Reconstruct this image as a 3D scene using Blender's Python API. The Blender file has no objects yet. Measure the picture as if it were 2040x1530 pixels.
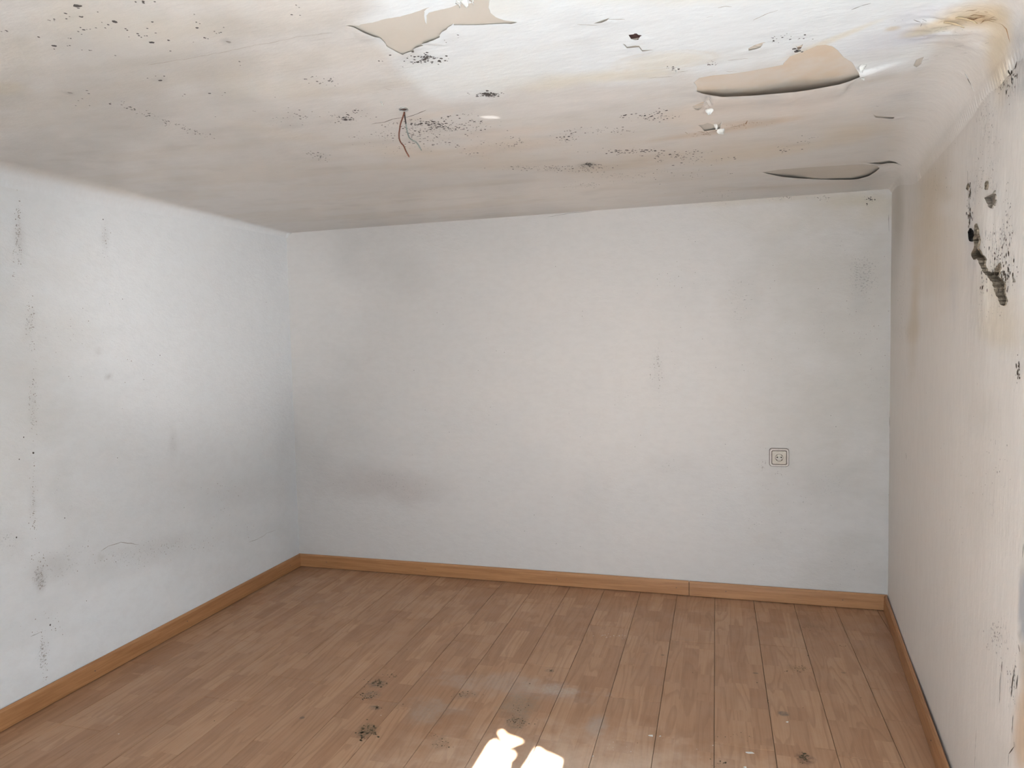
import bpy, bmesh, math, random
import numpy as np
from mathutils import Vector, Matrix
from mathutils.geometry import delaunay_2d_cdt
random.seed(7); rng = np.random.default_rng(11)
sc = bpy.context.scene
col = sc.collection

# ---------------------------------------------------------------- camera, world, sun, lights, exposure
CAM_H = 1.38
YAW, PITCH, ROLL, FPX = -0.28161, -0.0609, -0.02258, 1409.45
def cam_axes():
    f = np.array([math.sin(YAW)*math.cos(PITCH), math.cos(YAW)*math.cos(PITCH), math.sin(PITCH)])
    r = np.array([math.cos(YAW), -math.sin(YAW), 0.0]); u = np.cross(r, f)
    c, s = math.cos(ROLL), math.sin(ROLL)
    return c*r+s*u, -s*r+c*u, f
RX, UX, FX = cam_axes(); ORG = np.array([0, 0, CAM_H])
cam = bpy.data.cameras.new('camera'); camo = bpy.data.objects.new('camera', cam); col.objects.link(camo)
M = Matrix.Identity(4)
for i in range(3):
    M[i][0] = RX[i]; M[i][1] = UX[i]; M[i][2] = -FX[i]; M[i][3] = ORG[i]
camo.matrix_world = M
cam.sensor_width = 36; cam.lens = FPX/2040*36; cam.clip_start = 0.05; cam.clip_end = 100
sc.camera = camo
sc.view_settings.view_transform = 'Standard'; sc.view_settings.look = 'None'
sc.view_settings.gamma = 1; sc.view_settings.use_curve_mapping = False
sc.view_settings.exposure = 0.16
try:
    sc.cycles.use_denoising = True; sc.cycles.use_light_tree = False; sc.cycles.diffuse_bounces = 3; sc.cycles.max_bounces = 8; sc.cycles.use_adaptive_sampling = True; sc.cycles.adaptive_threshold = 0.05
except Exception: pass

D, L, H, XR, SPL = 3.823, 2.52, 2.069, 0.815, -0.0952     # room: back wall y, left wall -x, height, right corner x, splay of the right wall
YR = -0.25                                                # wall behind the camera
w = bpy.data.worlds.new('world'); sc.world = w; w.use_nodes = True
w.node_tree.nodes['Background'].inputs[0].default_value = (0.62, 0.78, 1.0, 1); w.node_tree.nodes['Background'].inputs[1].default_value = 1.6

def light(name, kind, loc, target, energy, color, **kw):
    d = bpy.data.lights.new(name, kind); d.energy = energy; d.color = color
    for k, v in kw.items(): setattr(d, k, v)
    o = bpy.data.objects.new(name, d); col.objects.link(o); o.location = loc
    o.rotation_euler = (Vector(target)-Vector(loc)).to_track_quat('-Z', 'Y').to_euler()
    return o
SUN_EL, SUN_AZ = math.radians(34.2), math.radians(3.0)
sd = Vector((math.sin(SUN_AZ)*math.cos(SUN_EL), math.cos(SUN_AZ)*math.cos(SUN_EL), -math.sin(SUN_EL)))
light('sun', 'SUN', (0, -6, 6), Vector((0, -6, 6))+sd, 62.0, (1.0, 0.97, 0.92), angle=math.radians(0.30))
# added lamps behind the camera: daylight stand-in, and a beam brightening the back wall
light('daylight_fill', 'AREA', (0.10, YR+0.03, 0.90), (-0.15, 3.0, 1.25), 50.0, (0.86, 0.945, 1.0), shape='RECTANGLE', size=0.8, size_y=1.1)
light('back_wall_fill', 'AREA', (-0.05, YR+0.04, 1.20), (-0.50, D, 1.12), 1.3, (1.0, 0.95, 0.9), shape='RECTANGLE', size=.5, size_y=.5, spread=math.radians(46))  # narrow beam added to brighten the middle of the back wall
# added spots standing in for reflected sun: a small ceiling glint and a soft patch high on the left wall
light('ceiling_glint_spot', 'SPOT', (-2.1, 1.35, 1.1), (-.658, 2.119, H), 190.0, (1, .99, .97), spot_size=math.radians(1.15), spot_blend=.9, shadow_soft_size=.003)
light('left_wall_fill_spot', 'SPOT', (0.28, YR+0.04, 1.30), (-2.52, 3.12, 1.66), 225.0, (1.0, 0.98, 0.96), spot_size=math.radians(25), spot_blend=1.0, shadow_soft_size=.05)

# ---------------------------------------------------------------- projection helpers (where a mark of the photograph lies on a real surface)
CX, CY = 1020.0, 765.0
def ray(px, py): return FX + (px-CX)/FPX*RX - (py-CY)/FPX*UX
def proj(P):
    d = np.asarray(P, float) - ORG; z = d@FX; ok = z > 0.25; z = np.where(ok, z, 1)
    return np.where(ok, CX+FPX*(d@RX)/z, -9e4), np.where(ok, CY-FPX*(d@UX)/z, -9e4)
def on_plane(px, py, n, c):
    r = ray(px, py); n = np.array(n, float); return ORG + r*((c-ORG@n)/(r@n))
def on_floor(px, py, z=0.0): return on_plane(px, py, (0, 0, 1), z)
def on_back(px, py, off=0.0): return on_plane(px, py, (0, 1, 0), D-off)
def on_left(px, py, off=0.0): return on_plane(px, py, (1, 0, 0), -L+off)
NR = np.array([-math.cos(SPL), -math.sin(SPL), 0.0]); TR = np.array([math.sin(SPL), -math.cos(SPL), 0.0]); PR = np.array([XR, D, 0.0])
def on_right(px, py, off=0.0): return on_plane(px, py, NR, PR@NR+off)
def xr_at(y): return XR + (D-y)*math.tan(SPL)

# value noise (numpy)
def _h(i, j, s): 
    n = (i*374761393 + j*668265263 + s*1442695041) & 0x7fffffff
    n = ((n ^ (n >> 13))*1274126177) & 0x7fffffff
    return ((n ^ (n >> 16)) & 0xffff)/65535.0
def vnoise(x, y, s=0):
    xi = np.floor(x).astype(np.int64); yi = np.floor(y).astype(np.int64); fx = x-xi; fy = y-yi
    fx = fx*fx*(3-2*fx); fy = fy*fy*(3-2*fy)
    return (_h(xi, yi, s)*(1-fx)+_h(xi+1, yi, s)*fx)*(1-fy) + (_h(xi, yi+1, s)*(1-fx)+_h(xi+1, yi+1, s)*fx)*fy
def fbm(x, y, s=0, o=4):
    t = 0; a = .5
    for k in range(o): t = t + a*vnoise(x*2**k, y*2**k, s+k); a *= .5
    return t
def sstep(a, b, x): t = np.clip((x-a)/(b-a), 0, 1); return t*t*(3-2*t)

# ---------------------------------------------------------------- materials
def lin(c): return tuple(((v/255)/12.92 if v/255 <= .04045 else (((v/255)+.055)/1.055)**2.4) for v in c)
def new_mat(name):
    m = bpy.data.materials.new(name); m.use_nodes = True; nt = m.node_tree
    return m, nt, nt.nodes['Principled BSDF']
class G:                                        # tiny node helper
    def __init__(s, nt): s.nt = nt
    def n(s, t, **k):
        x = s.nt.nodes.new(t)
        for a, b in k.items(): setattr(x, a, b)
        return x
    def put(s, sock, v):
        if isinstance(v, bpy.types.NodeSocket): s.nt.links.new(v, sock)
        elif v is not None: sock.default_value = v
    def math(s, op, a, b=None, c=None, clamp=False):
        x = s.n('ShaderNodeMath', operation=op, use_clamp=clamp); s.put(x.inputs[0], a); s.put(x.inputs[1], b)
        if c is not None: s.put(x.inputs[2], c)
        return x.outputs[0]
    def noise(s, vec, scale, detail=3, rough=.55, dist=0, w=None):
        x = s.n('ShaderNodeTexNoise', noise_dimensions='4D' if w is not None else '3D')
        s.put(x.inputs['Vector'], vec); x.inputs['Scale'].default_value = scale; x.inputs['Detail'].default_value = detail
        x.inputs['Roughness'].default_value = rough; x.inputs['Distortion'].default_value = dist
        if w is not None: s.put(x.inputs['W'], w)
        return x.outputs['Fac']
    def map(s, vec, scale=(1, 1, 1), loc=(0, 0, 0)):
        x = s.n('ShaderNodeMapping'); s.put(x.inputs['Vector'], vec); x.inputs['Scale'].default_value = scale; x.inputs['Location'].default_value = loc
        return x.outputs[0]
    def ramp(s, f, a, b, lo=0., hi=1.):
        x = s.n('ShaderNodeMapRange', interpolation_type='SMOOTHSTEP'); s.put(x.inputs[0], f); s.put(x.inputs[1], a); s.put(x.inputs[2], b); s.put(x.inputs[3], lo); s.put(x.inputs[4], hi)
        return x.outputs[0]
    def mix(s, f, a, b, mode='MIX'):
        x = s.n('ShaderNodeMix', data_type='RGBA', blend_type=mode); s.put(x.inputs[0], f)
        for i, v in ((6, a), (7, b)):
            if not isinstance(v, bpy.types.NodeSocket): v = (*v[:3], 1)
            s.put(x.inputs[i], v)
        return x.outputs[2]
    def bump(s, h, strength, dist, bsdf, prev=None):
        x = s.n('ShaderNodeBump'); s.put(x.inputs['Height'], h); x.inputs['Strength'].default_value = strength; x.inputs['Distance'].default_value = dist
        if prev is not None: s.put(x.inputs['Normal'], prev)
        s.put(bsdf.inputs['Normal'], x.outputs[0]); return x.outputs[0]

def paint_mat(name, rough, stretch, bump=.25, spec=.3):
    """limewash / emulsion over uneven plaster: colour and mould density come from the surface's attributes"""
    m, nt, b = new_mat(name); g = G(nt)
    pos = g.n('ShaderNodeNewGeometry').outputs['Position']
    tint = g.n('ShaderNodeAttribute', attribute_name='tint').outputs['Color']
    mould = g.n('ShaderNodeAttribute', attribute_name='mould').outputs['Fac']
    p = g.map(pos, stretch)
    c = tint
    brush = g.noise(p, 28, 3, .65); c = g.mix(g.ramp(brush, .35, .7, 0, .07), c, (.55, .52, .50), 'MULTIPLY')
    sp = g.noise(p, 140, 2, .7); th = g.math('SUBTRACT', .80, g.math('MULTIPLY', mould, .42))
    spk = g.ramp(sp, th, g.math('ADD', th, .07))
    c = g.mix(g.math('MULTIPLY', spk, .42), c, (.16, .15, .15))
    g.put(b.inputs['Base Color'], c); b.inputs['Roughness'].default_value = rough; b.inputs['Specular IOR Level'].default_value = spec
    n1 = g.bump(g.noise(p, 60, 3, .7), bump, .0045, b)
    return m
M_ceil = paint_mat('ceiling_paint', .55, (.45, 1, 1), .22, .35)
M_back = paint_mat('back_wall_paint', .85, (.6, 1, 1.2), .32)
M_left = paint_mat('left_wall_paint', .85, (1, .7, 1.1), .45)
M_right = paint_mat('right_wall_paint', .8, (1, 1.2, .35), .25)

def simple(name, c, rough=.7, var=.2, scale=30, bump=.0, dark=(.4, .35, .3), spec=.3, metal=0):
    m, nt, b = new_mat(name); g = G(nt); pos = g.n('ShaderNodeNewGeometry').outputs['Position']
    f = g.noise(pos, scale, 4, .6)
    g.put(b.inputs['Base Color'], g.mix(g.ramp(f, .3, .75, 0, var), c, dark, 'MULTIPLY'))
    b.inputs['Roughness'].default_value = rough; b.inputs['Specular IOR Level'].default_value = spec; b.inputs['Metallic'].default_value = metal
    if bump: g.bump(f, .5, bump, b)
    return m
M_plaster = simple('bare_plaster', (.55, .50, .44), .9, .2, 9, .001, (.8, .74, .66))
M_rustplaster = simple('stained_plaster', (.64, .57, .50), .9, .5, 10, .001, (.92, .74, .52))
M_skin = simple('torn_paint_edge', (.74, .73, .70), .7, .1, 60)
M_masonry = simple('rubble_masonry', (.27, .22, .165), .95, .9, 160, .004, (.35, .31, .27))
M_brick = simple('reddish_cavity_shade', (.07, .035, .03), .9, .8, 150, .002, (.2, .15, .15))  # brick brown, kept very dark to imitate the shaded cavity
M_graypl = simple('grey_undercoat', (.31, .27, .23), .9, .5, 90, .002)
M_mould = simple('mould_stain', (.10, .09, .085), .95, .5, 200)
M_mouldsoft = simple('faint_mould_stain', (.36, .33, .31), .95, .5, 200)
M_crack = simple('crack_line', (.10, .075, .055), .95, .5, 90)
M_crackf = simple('faint_crack_line', (.42, .36, .31), .95, .4, 90)
M_dirt = simple('dried_dirt', (.12, .095, .06), .95, .5, 150)
M_rust = simple('rust_brown_residue', (.36, .21, .11), .9, .6, 110, .001)
M_cream = simple('socket_cream_plastic', (.56, .50, .42), .45, .25, 60, 0, (.6, .5, .45), .5)
M_creamf = simple('socket_frame_plastic', (.60, .54, .50), .4, .3, 80, 0, (.6, .5, .5), .5)
M_grime = simple('socket_grime', (.16, .12, .11), .8, .3, 80)
M_hole = simple('painted_hole_shade', (.008, .007, .006), .9, .0)  # near-black colour stands in for the shade inside holes
M_metal = simple('galvanised_metal', (.6, .62, .62), .35, .5, 80, 0, (.4, .4, .4), .5, .9)
M_wbrown = simple('brown_wire_insulation', (.15, .055, .035), .5, .3, 60)
M_wgrey = simple('grey_green_wire_insulation', (.27, .30, .27), .5, .8, 45, 0, (.3, .3, .3))
M_wdark = simple('dark_wire_insulation', (.03, .02, .022), .5, .3, 60)
M_white = simple('white_window_paint', (.75, .75, .73), .5, .1, 20)
M_mask = simple('sun_mask_green', (.08, .12, .09), .6, .3, 20)
M_leaf = simple('leaf_green', (.06, .14, .04), .6, .3, 20)
M_ground = simple('yard_ground', (.35, .31, .26), .95, .3, 3)
M_ochre = simple('ochre_stained_paint', (.62, .50, .33), .8, .3, 60)
M_chip = simple('paint_chip_white', (.78, .78, .76), .7, .1, 80)

def wood_board(name, c1, c2, axis):
    m, nt, b = new_mat(name); g = G(nt); pos = g.n('ShaderNodeNewGeometry').outputs['Position']
    st = {'x': (1.2, 22, 30), 'y': (22, 1.2, 30)}[axis]
    f = g.noise(g.map(pos, st), 2.2, 4, .6, .6); f2 = g.noise(g.map(pos, tuple(v*3 for v in st)), 5, 2)
    c = g.mix(g.ramp(f, .3, .7), c1, c2); c = g.mix(g.ramp(f2, .45, .75, 0, .25), c, (.6, .45, .35), 'MULTIPLY')
    g.put(b.inputs['Base Color'], c); b.inputs['Roughness'].default_value = .42; return m
M_bbx = wood_board('beech_foil_skirting', (.46, .235, .105), (.35, .165, .068), 'x')
M_bby = wood_board('beech_foil_skirting_side', (.46, .235, .105), (.35, .165, .068), 'y')

PX0, PW = -0.402, 0.1945                                        # plank columns
def laminate():
    m, nt, b = new_mat('three_strip_beech_laminate'); g = G(nt)
    pos = g.n('ShaderNodeNewGeometry').outputs['Position']
    sx = g.n('ShaderNodeSeparateXYZ'); g.put(sx.inputs[0], pos); X, Y = sx.outputs[0], sx.outputs[1]
    u = g.math('DIVIDE', g.math('SUBTRACT', X, PX0), PW/3); si = g.math('FLOOR', u)
    wn = g.n('ShaderNodeTexWhiteNoise', noise_dimensions='1D'); g.put(wn.inputs['W'], si)
    v = g.math('DIVIDE', g.math('ADD', Y, g.math('MULTIPLY', wn.outputs['Value'], 3.0)), .40); vj = g.math('FLOOR', v)
    w2 = g.n('ShaderNodeTexWhiteNoise', noise_dimensions='1D'); g.put(w2.inputs['W'], g.math('ADD', vj, g.math('MULTIPLY', si, 17.3)))
    # half of the staves are cut once more for irregular lengths
    fr = g.math('FRACT', v); cut = g.math('GREATER_THAN', fr, g.math('ADD', .35, g.math('MULTIPLY', w2.outputs['Value'], .9)))
    w3 = g.n('ShaderNodeTexWhiteNoise', noise_dimensions='1D'); g.put(w3.inputs['W'], g.math('ADD', g.math('MULTIPLY', cut, 5.7), g.math('ADD', vj, g.math('MULTIPLY', si, 31.7))))
    ident = w3.outputs['Value']
    off = g.math('MULTIPLY', ident, 40)
    ps = g.map(pos, (9, .9, 1)); cath = g.noise(ps, 1.0, 2, .4, .25, off)
    ring = g.math('FRACT', g.math('MULTIPLY', cath, 13)); line = g.ramp(ring, .0, .45, 1, 0); line2 = g.ramp(ring, .9, 1.0, 0, 1)
    rr = g.math('MAXIMUM', line, line2)
    fine = g.noise(g.map(pos, (160, 6, 1)), 1.0, 2, .6, 0, off)
    c = g.mix(ident, (.50, .305, .185), (.395, .222, .128))
    c = g.mix(g.math('MULTIPLY', rr, .5), c, (.33, .18, .10))
    c = g.mix(g.ramp(fine, .35, .7, 0, .22), c, (.66, .50, .38), 'MULTIPLY')
    c = g.mix(g.ramp(g.noise(pos, 1.6, 3), .3, .7, 0, .22), c, (.86, .78, .70), 'MULTIPLY')
    # dust film and scuffs, and painted light on the near floor
    nz = g.noise(pos, 9, 3, .65); nf = g.noise(pos, 70, 2, .7)
    def spot(px, py, rx, ry, rot, colr, wt, sharp=.6, fine_amt=0.6, coarse=.7):
        nonlocal c
        q = on_floor(px, py); mp = g.n('ShaderNodeMapping', vector_type='TEXTURE'); g.put(mp.inputs['Vector'], pos)
        mp.inputs['Location'].default_value = (q[0], q[1], 0); mp.inputs['Rotation'].default_value = (0, 0, math.radians(rot)); mp.inputs['Scale'].default_value = (rx, ry, 1)
        ln = g.n('ShaderNodeVectorMath', operation='LENGTH'); g.put(ln.inputs[0], mp.outputs[0])
        d = g.math('ADD', ln.outputs['Value'], g.math('MULTIPLY', g.math('SUBTRACT', nz, .5), coarse*2))
        k = g.ramp(d, 1.0-sharp, 1.0, wt, 0)
        k = g.math('MULTIPLY', k, g.ramp(nf, .3, .65, 1-fine_amt, 1))
        c = g.mix(k, c, colr)
    spot(1200, 1640, .95, .62, 0, (.74, .60, .48), .85, 1.0, .1, .3)  # pale dust tone that also paints in light on the near floor
    spot(1010, 1365, .42, .13, 0, (.42, .37, .33), .42, .9, .3)
    spot(1120, 1375, .18, .06, 5, (.55, .50, .46), .36, 1.0, .5, 1.1)
    spot(860, 1415, .16, .14, 0, (.38, .33, .28), .42, 1.0, .4, 1.1)
    spot(1035, 1405, .11, .12, 20, (.24, .20, .15), .55, .7, .6)
    spot(1030, 1440, .05, .06, 0, (.17, .14, .10), .6, .6, .9)
    spot(925, 1385, .07, .04, 30, (.20, .16, .13), .55, .8, .5)
    spot(750, 1362, .045, .04, 10, (.11, .09, .06), .75, .7, .9)
    spot(740, 1384, .06, .04, 0, (.17, .13, .09), .6, .7, 1)
    spot(748, 1410, .03, .02, 0, (.14, .11, .08), .7, .7, .8)
    spot(733, 1455, .045, .06, 0, (.14, .10, .05), .8, .6, 1)
    spot(602, 1430, .012, .012, 0, (.16, .11, .08), .8, .5, .2, .2)
    spot(1095, 1336, .03, .02, 0, (.18, .14, .10), .6, .8, 1)
    spot(1190, 1440, .06, .10, 0, (.40, .37, .34), .45, .9, .3)
    spot(1560, 1422, .025, .022, 0, (.14, .11, .09), .8, .5, .5, .5)
    spot(1590, 1332, .06, .04, 0, (.20, .12, .06), .5, .8, .9)
    spot(1625, 1248, .07, .05, 0, (.20, .12, .06), .35, .8, .9)
    spot(1600, 1510, .035, .04, 0, (.15, .08, .05), .8, .5, .9)
    spot(880, 1480, .05, .05, 0, (.24, .16, .09), .4, .8, 1)
    spot(1680, 1340, .012, .01, 0, (.14, .09, .05), .7, .5, .5, .3)
    spot(1505, 1341, .014, .008, 0, (.14, .09, .05), .8, .5, .3, .3)
    spot(1320, 1305, .010, .008, 0, (.13, .08, .05), .8, .5, .2, .3)
    g.put(b.inputs['Base Color'], c)
    g.put(b.inputs['Roughness'], g.ramp(nz, .3, .7, .36, .52)); b.inputs['Specular IOR Level'].default_value = .42
    g.bump(fine, .06, .0006, b)
    return m
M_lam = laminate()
M_gap = simple('plank_joint_shadow', (.05, .035, .025), .9, .2)

# ---------------------------------------------------------------- mesh helpers
def link(name, me, mat, parent=None, **props):
    o = bpy.data.objects.new(name, me); col.objects.link(o)
    if mat is not None and not me.materials: me.materials.append(mat)
    if parent is not None: o.parent = parent
    for k, v in props.items(): o[k] = v
    return o
def mesh_pd(name, V, F, smooth=True):
    me = bpy.data.meshes.new(name); me.from_pydata([tuple(map(float, v)) for v in V], [], F); me.update()
    if smooth: me.polygons.foreach_set('use_smooth', [True]*len(me.polygons))
    return me
def set_attrs(me, tint, mould):
    a = me.attributes.new('tint', 'FLOAT_COLOR', 'POINT'); d = np.ones((len(tint), 4), np.float32); d[:, :3] = tint; a.data.foreach_set('color', d.ravel())
    a = me.attributes.new('mould', 'FLOAT', 'POINT'); a.data.foreach_set('value', np.asarray(mould, np.float32))
def box(bm, x0, x1, y0, y1, z0, z1):
    vs = [bm.verts.new(p) for p in ((x0, y0, z0), (x1, y0, z0), (x1, y1, z0), (x0, y1, z0), (x0, y0, z1), (x1, y0, z1), (x1, y1, z1), (x0, y1, z1))]
    for f in ((0, 3, 2, 1), (4, 5, 6, 7), (0, 1, 5, 4), (1, 2, 6, 5), (2, 3, 7, 6), (3, 0, 4, 7)): bm.faces.new([vs[i] for i in f])
def bm_obj(name, bm, mat, parent=None, smooth=False, **props):
    me = bpy.data.meshes.new(name); bm.normal_update(); bm.to_mesh(me); bm.free()
    if smooth: me.polygons.foreach_set('use_smooth', [True]*len(me.polygons))
    return link(name, me, mat, parent, **props)

# ---------------------------------------------------------------- stains: soft marks of the surface itself and broad tones painting in light or shade, given where the photograph shows them
def blob(px, py, cx, cy, rx, ry, rot=0, warp=None, hard=0.0):
    a = math.radians(rot); dx, dy = px-cx, py-cy
    u = (dx*math.cos(a)+dy*math.sin(a))/rx; v = (-dx*math.sin(a)+dy*math.cos(a))/ry
    d = np.sqrt(u*u+v*v)
    if warp is not None: d = d + warp
    return 1-sstep(hard, 1.0, d), d
def in_poly(px, py, poly):
    c = np.zeros(px.shape, bool); n = len(poly)
    for i in range(n):
        x0, y0 = poly[i][:2]; x1, y1 = poly[(i+1) % n][:2]
        if y0 == y1: continue
        t = ((y0 > py) != (y1 > py)) & (px < (x1-x0)*(py-y0)/(y1-y0)+x0); c ^= t
    return c
def poly_dist(px, py, poly, closed=True):
    best = np.full(px.shape, 1e9); n = len(poly)
    for i in range(n if closed else n-1):
        x0, y0 = poly[i][:2]; x1, y1 = poly[(i+1) % n][:2]; dx, dy = x1-x0, y1-y0; L2 = dx*dx+dy*dy+1e-9
        t = np.clip(((px-x0)*dx+(py-y0)*dy)/L2, 0, 1); best = np.minimum(best, np.hypot(px-x0-t*dx, py-y0-t*dy))
    return best
def tint_field(P, base, stains_and_light, polys=(), moulds=(), seed=0):
    P = np.asarray(P, float); px, py = proj(P); a = P[:, 0]+P[:, 1]*.37; b = P[:, 2]+P[:, 1]
    n1 = fbm(a*5, b*5, seed)-.5; n2 = fbm(px/90, py/60, seed+9)-.5
    C = np.tile(np.array(base, float), (len(P), 1))
    for poly, c, wt, soft in polys:
        d = poly_dist(px, py, poly); s = np.where(in_poly(px, py, poly), -d, d) + n2*soft*1.2
        k = (1-sstep(-soft*.5, soft*.5, s))*wt; C += (np.array(c)-C)*k[:, None]
    for st in stains_and_light:
        cx, cy, rx, ry, rot, c, wt = st[:7]; wv = st[7] if len(st) > 7 else .5; hard = st[8] if len(st) > 8 else (0.25 if wv < .35 else 0.)
        k, d = blob(px, py, cx, cy, rx, ry, rot, n2*wv*2, hard); k = k*wt
        C += (np.array(c)-C)*k[:, None]
        if hard > .5:                                          # tide line round a dried water stain
            e = np.exp(-((d-.93)/.06)**2)*wt*.5; C += (np.array(c)*np.array((.8, .72, .6))-C)*e[:, None]
    mo = np.zeros(len(P))
    for cx, cy, rx, ry, rot, wt in moulds:
        k, _ = blob(px, py, cx, cy, rx, ry, rot, n2*1.2); mo = np.maximum(mo, k*wt)
    return np.clip(C, 0.01, .95), mo

WHT = (.84, .87, .89); LAV = (.66, .66, .70); YEL = (.76, .68, .52); OCH = (.62, .50, .34); RUS = (.50, .31, .14); BRN = (.62, .53, .43); GRY = (.50, .49, .49); TAN = (.66, .58, .50)
CEIL_POLYS = [
    ([(560, -400), (700, -60), (760, 10), (720, 45), (790, 110), (815, 160), (850, 190), (960, 196), (1060, 168), (1180, 176), (1390, 152), (1560, 128), (1600, 100), (1645, 86), (1712, 150), (1800, 122), (1860, 90), (1930, 30), (1960, -400)], WHT, .85, 46),
]
CEIL_STAINS_AND_LIGHT = [
    (950, 150, 240, 60, -6, (.80, .80, .76), .5), (1330, 120, 105, 20, -5, YEL, .36, .25, .55), (1130, 162, 130, 22, -10, YEL, .45), (1260, 150, 140, 14, -5, YEL, .40, .3, .4),
    (1000, 15, 120, 40, 0, (.74, .73, .68), .5), (1320, -10, 240, 26, 0, (.78, .74, .66), .5), (1180, 100, 60, 40, 30, (.74, .76, .78), .5),
    (1770, 78, 130, 40, -12, LAV, .7), (1660, 78, 150, 8, -22, YEL, .5, .2), (1778, 57, 22, 6, -10, OCH, .6, .2), (1870, 22, 130, 22, -8, LAV, .8), (1830, 75, 60, 16, -4, (.6, .6, .66), .5),
    (1880, 48, 100, 16, -14, OCH, .75, .3), (1935, 40, 70, 24, 0, RUS, .75, .4), (1950, 25, 110, 34, -5, OCH, .8, .3), (1850, 62, 70, 9, -12, (.60, .55, .44), .7, .2),
    (1985, 80, 30, 110, -6, OCH, .75, .3), (1968, 30, 60, 26, 10, RUS, .35), (1905, 80, 80, 20, -5, TAN, .5), (2032, 110, 26, 120, -6, GRY, .75), (2016, 150, 30, 60, 0, GRY, .5), (2032, 6, 22, 14, 20, (.3, .2, .13), .8, .2),
    (1700, 262, 150, 26, -7, OCH, .42), (1480, 300, 260, 30, -6, BRN, .50), (1230, 330, 170, 34, -6, BRN, .55), (1250, 352, 170, 14, -4, BRN, .35), (980, 330, 300, 20, -2, BRN, .42), (790, 300, 170, 20, 3, (.66, .57, .46), .45),
    (1480, 247, 130, 12, -5, RUS, .42, .3), (1560, 238, 60, 8, -8, RUS, .35, .3), (1430, 262, 190, 7, -8, RUS, .38, .3), (1380, 225, 220, 26, -8, (.68, .55, .43), .45), (1520, 150, 70, 12, -8, OCH, .0),
    (1560, 215, 280, 50, -8, (.84, .75, .68), .7), (1250, 290, 330, 30, -7, (.70, .61, .52), .3), (1010, 290, 240, 22, -6, (.70, .58, .48), .35), (1800, 190, 60, 16, -10, GRY, .45), (1560, 300, 260, 16, -8, OCH, .30, .3),  # large pale ellipse paints in light at mid ceiling
    (230, 160, 640, 320, 0, (.50, .475, .445), .9), (40, 110, 130, 70, 0, (.55, .50, .42), .45), (0, 175, 90, 20, 0, (.56, .48, .36), .45), (300, 60, 160, 60, 0, (.66, .60, .51), .35), (130, 30, 130, 50, 0, (.62, .56, .46), .35), (560, 175, 170, 40, 0, (.70, .64, .54), .35),  # largest ellipse paints shade over the left of the ceiling
    (560, 265, 200, 16, 12, (.66, .58, .48), .25), (1600, 262, 260, 50, -6, (.72, .63, .54), .3), (1050, 395, 560, 56, -3, (.84, .79, .74), .8), (1500, 330, 400, 50, -6, (.74,.67,.60), .3), (1180, 200, 220, 30, -8, (.80, .76, .73), .5), (330, 142, 18, 6, 5, GRY, .5, .2), (456, 83, 11, 5, 5, (.25, .24, .24), .6, .2), (318, 160, 14, 5, 5, (.3, .28, .28), .5, .2), (138, 184, 12, 4, 5, (.25, .24, .23), .6, .2),  # large pale ellipses brighten the rear ceiling with painted light
    (1600, 370, 260, 14, -3, (.58, .50, .42), .4), (1170, 328, 26, 6, -4, (.3, .28, .24), .5, .3), (975, 188, 22, 7, 12, (.3, .26, .24), .5, .3), (1790, 290, 60, 60, 0, (.62, .52, .41), .4),
    (850, 232, 90, 10, -12, (.72, .62, .52), .4), (1030, 262, 200, 14, -5, (.70, .58, .49), .35),
]
right_stains = [(1950, 36, 80, 34, -5, OCH, .85, .3), (1945, 40, 46, 16, 0, RUS, .8, .4), (2000, 60, 30, 70, -5, OCH, .8, .3), (1850, 420, 42, 190, 3, OCH, .55), (1822, 610, 16, 170, 2, OCH, .5), (1880, 520, 60, 200, 10, (.64, .55, .44), .35), (1990, 640, 60, 110, -5, (.68, .58, .44), .55), (1975, 560, 30, 80, 0, YEL, .25), (1985, 110, 34, 130, -6, OCH, .75, .3), (2034, 110, 34, 150, -6, GRY, .8), (2010, 200, 30, 60, 0, (.55, .53, .53), .45), (1900, 600, 14, 110, 0, (.62, .6, .6), .3),
    (1965, 300, 60, 120, 0, (.66, .63, .60), .3), (1790, 420, 14, 110, 0, (.5, .46, .38), .5), (1780, 500, 20, 200, 0, (.58, .54, .49), .4), (2040, 1205, 13, 95, 0, (.42, .43, .45), .95, .15, .55), (2046, 1450, 34, 150, 5, (.62, .45, .30), .85, .3, .4), (2042, 1330, 18, 60, 0, (.50, .42, .33), .7), (2030, 1420, 16, 70, 0, (.66, .52, .40), .5), (1935, 450, 20, 120, 0, (.68, .68, .70), .4), (1975, 990, 80, 170, 0, (.72, .66, .60), .3),
    (2000, 1500, 40, 60, 10, (.60, .55, .48), .3), (1960, 830, 50, 60, 0, (.62, .58, .52), .25), (1880, 330, 30, 110, 8, (.62, .53, .42), .4), (1990, 400, 14, 70, -8, (.60, .58, .56), .4), (1950, 150, 60, 60, 0, TAN, .4)]
CEIL_MOULDS = [(1100, 290, 420, 60, -3, .35), (400, 240, 140, 20, 20, .3), (250, 60, 160, 60, 10, .25), (860, 258, 110, 30, -4, .4), (1900, 60, 90, 60, 0, .4)]

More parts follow.
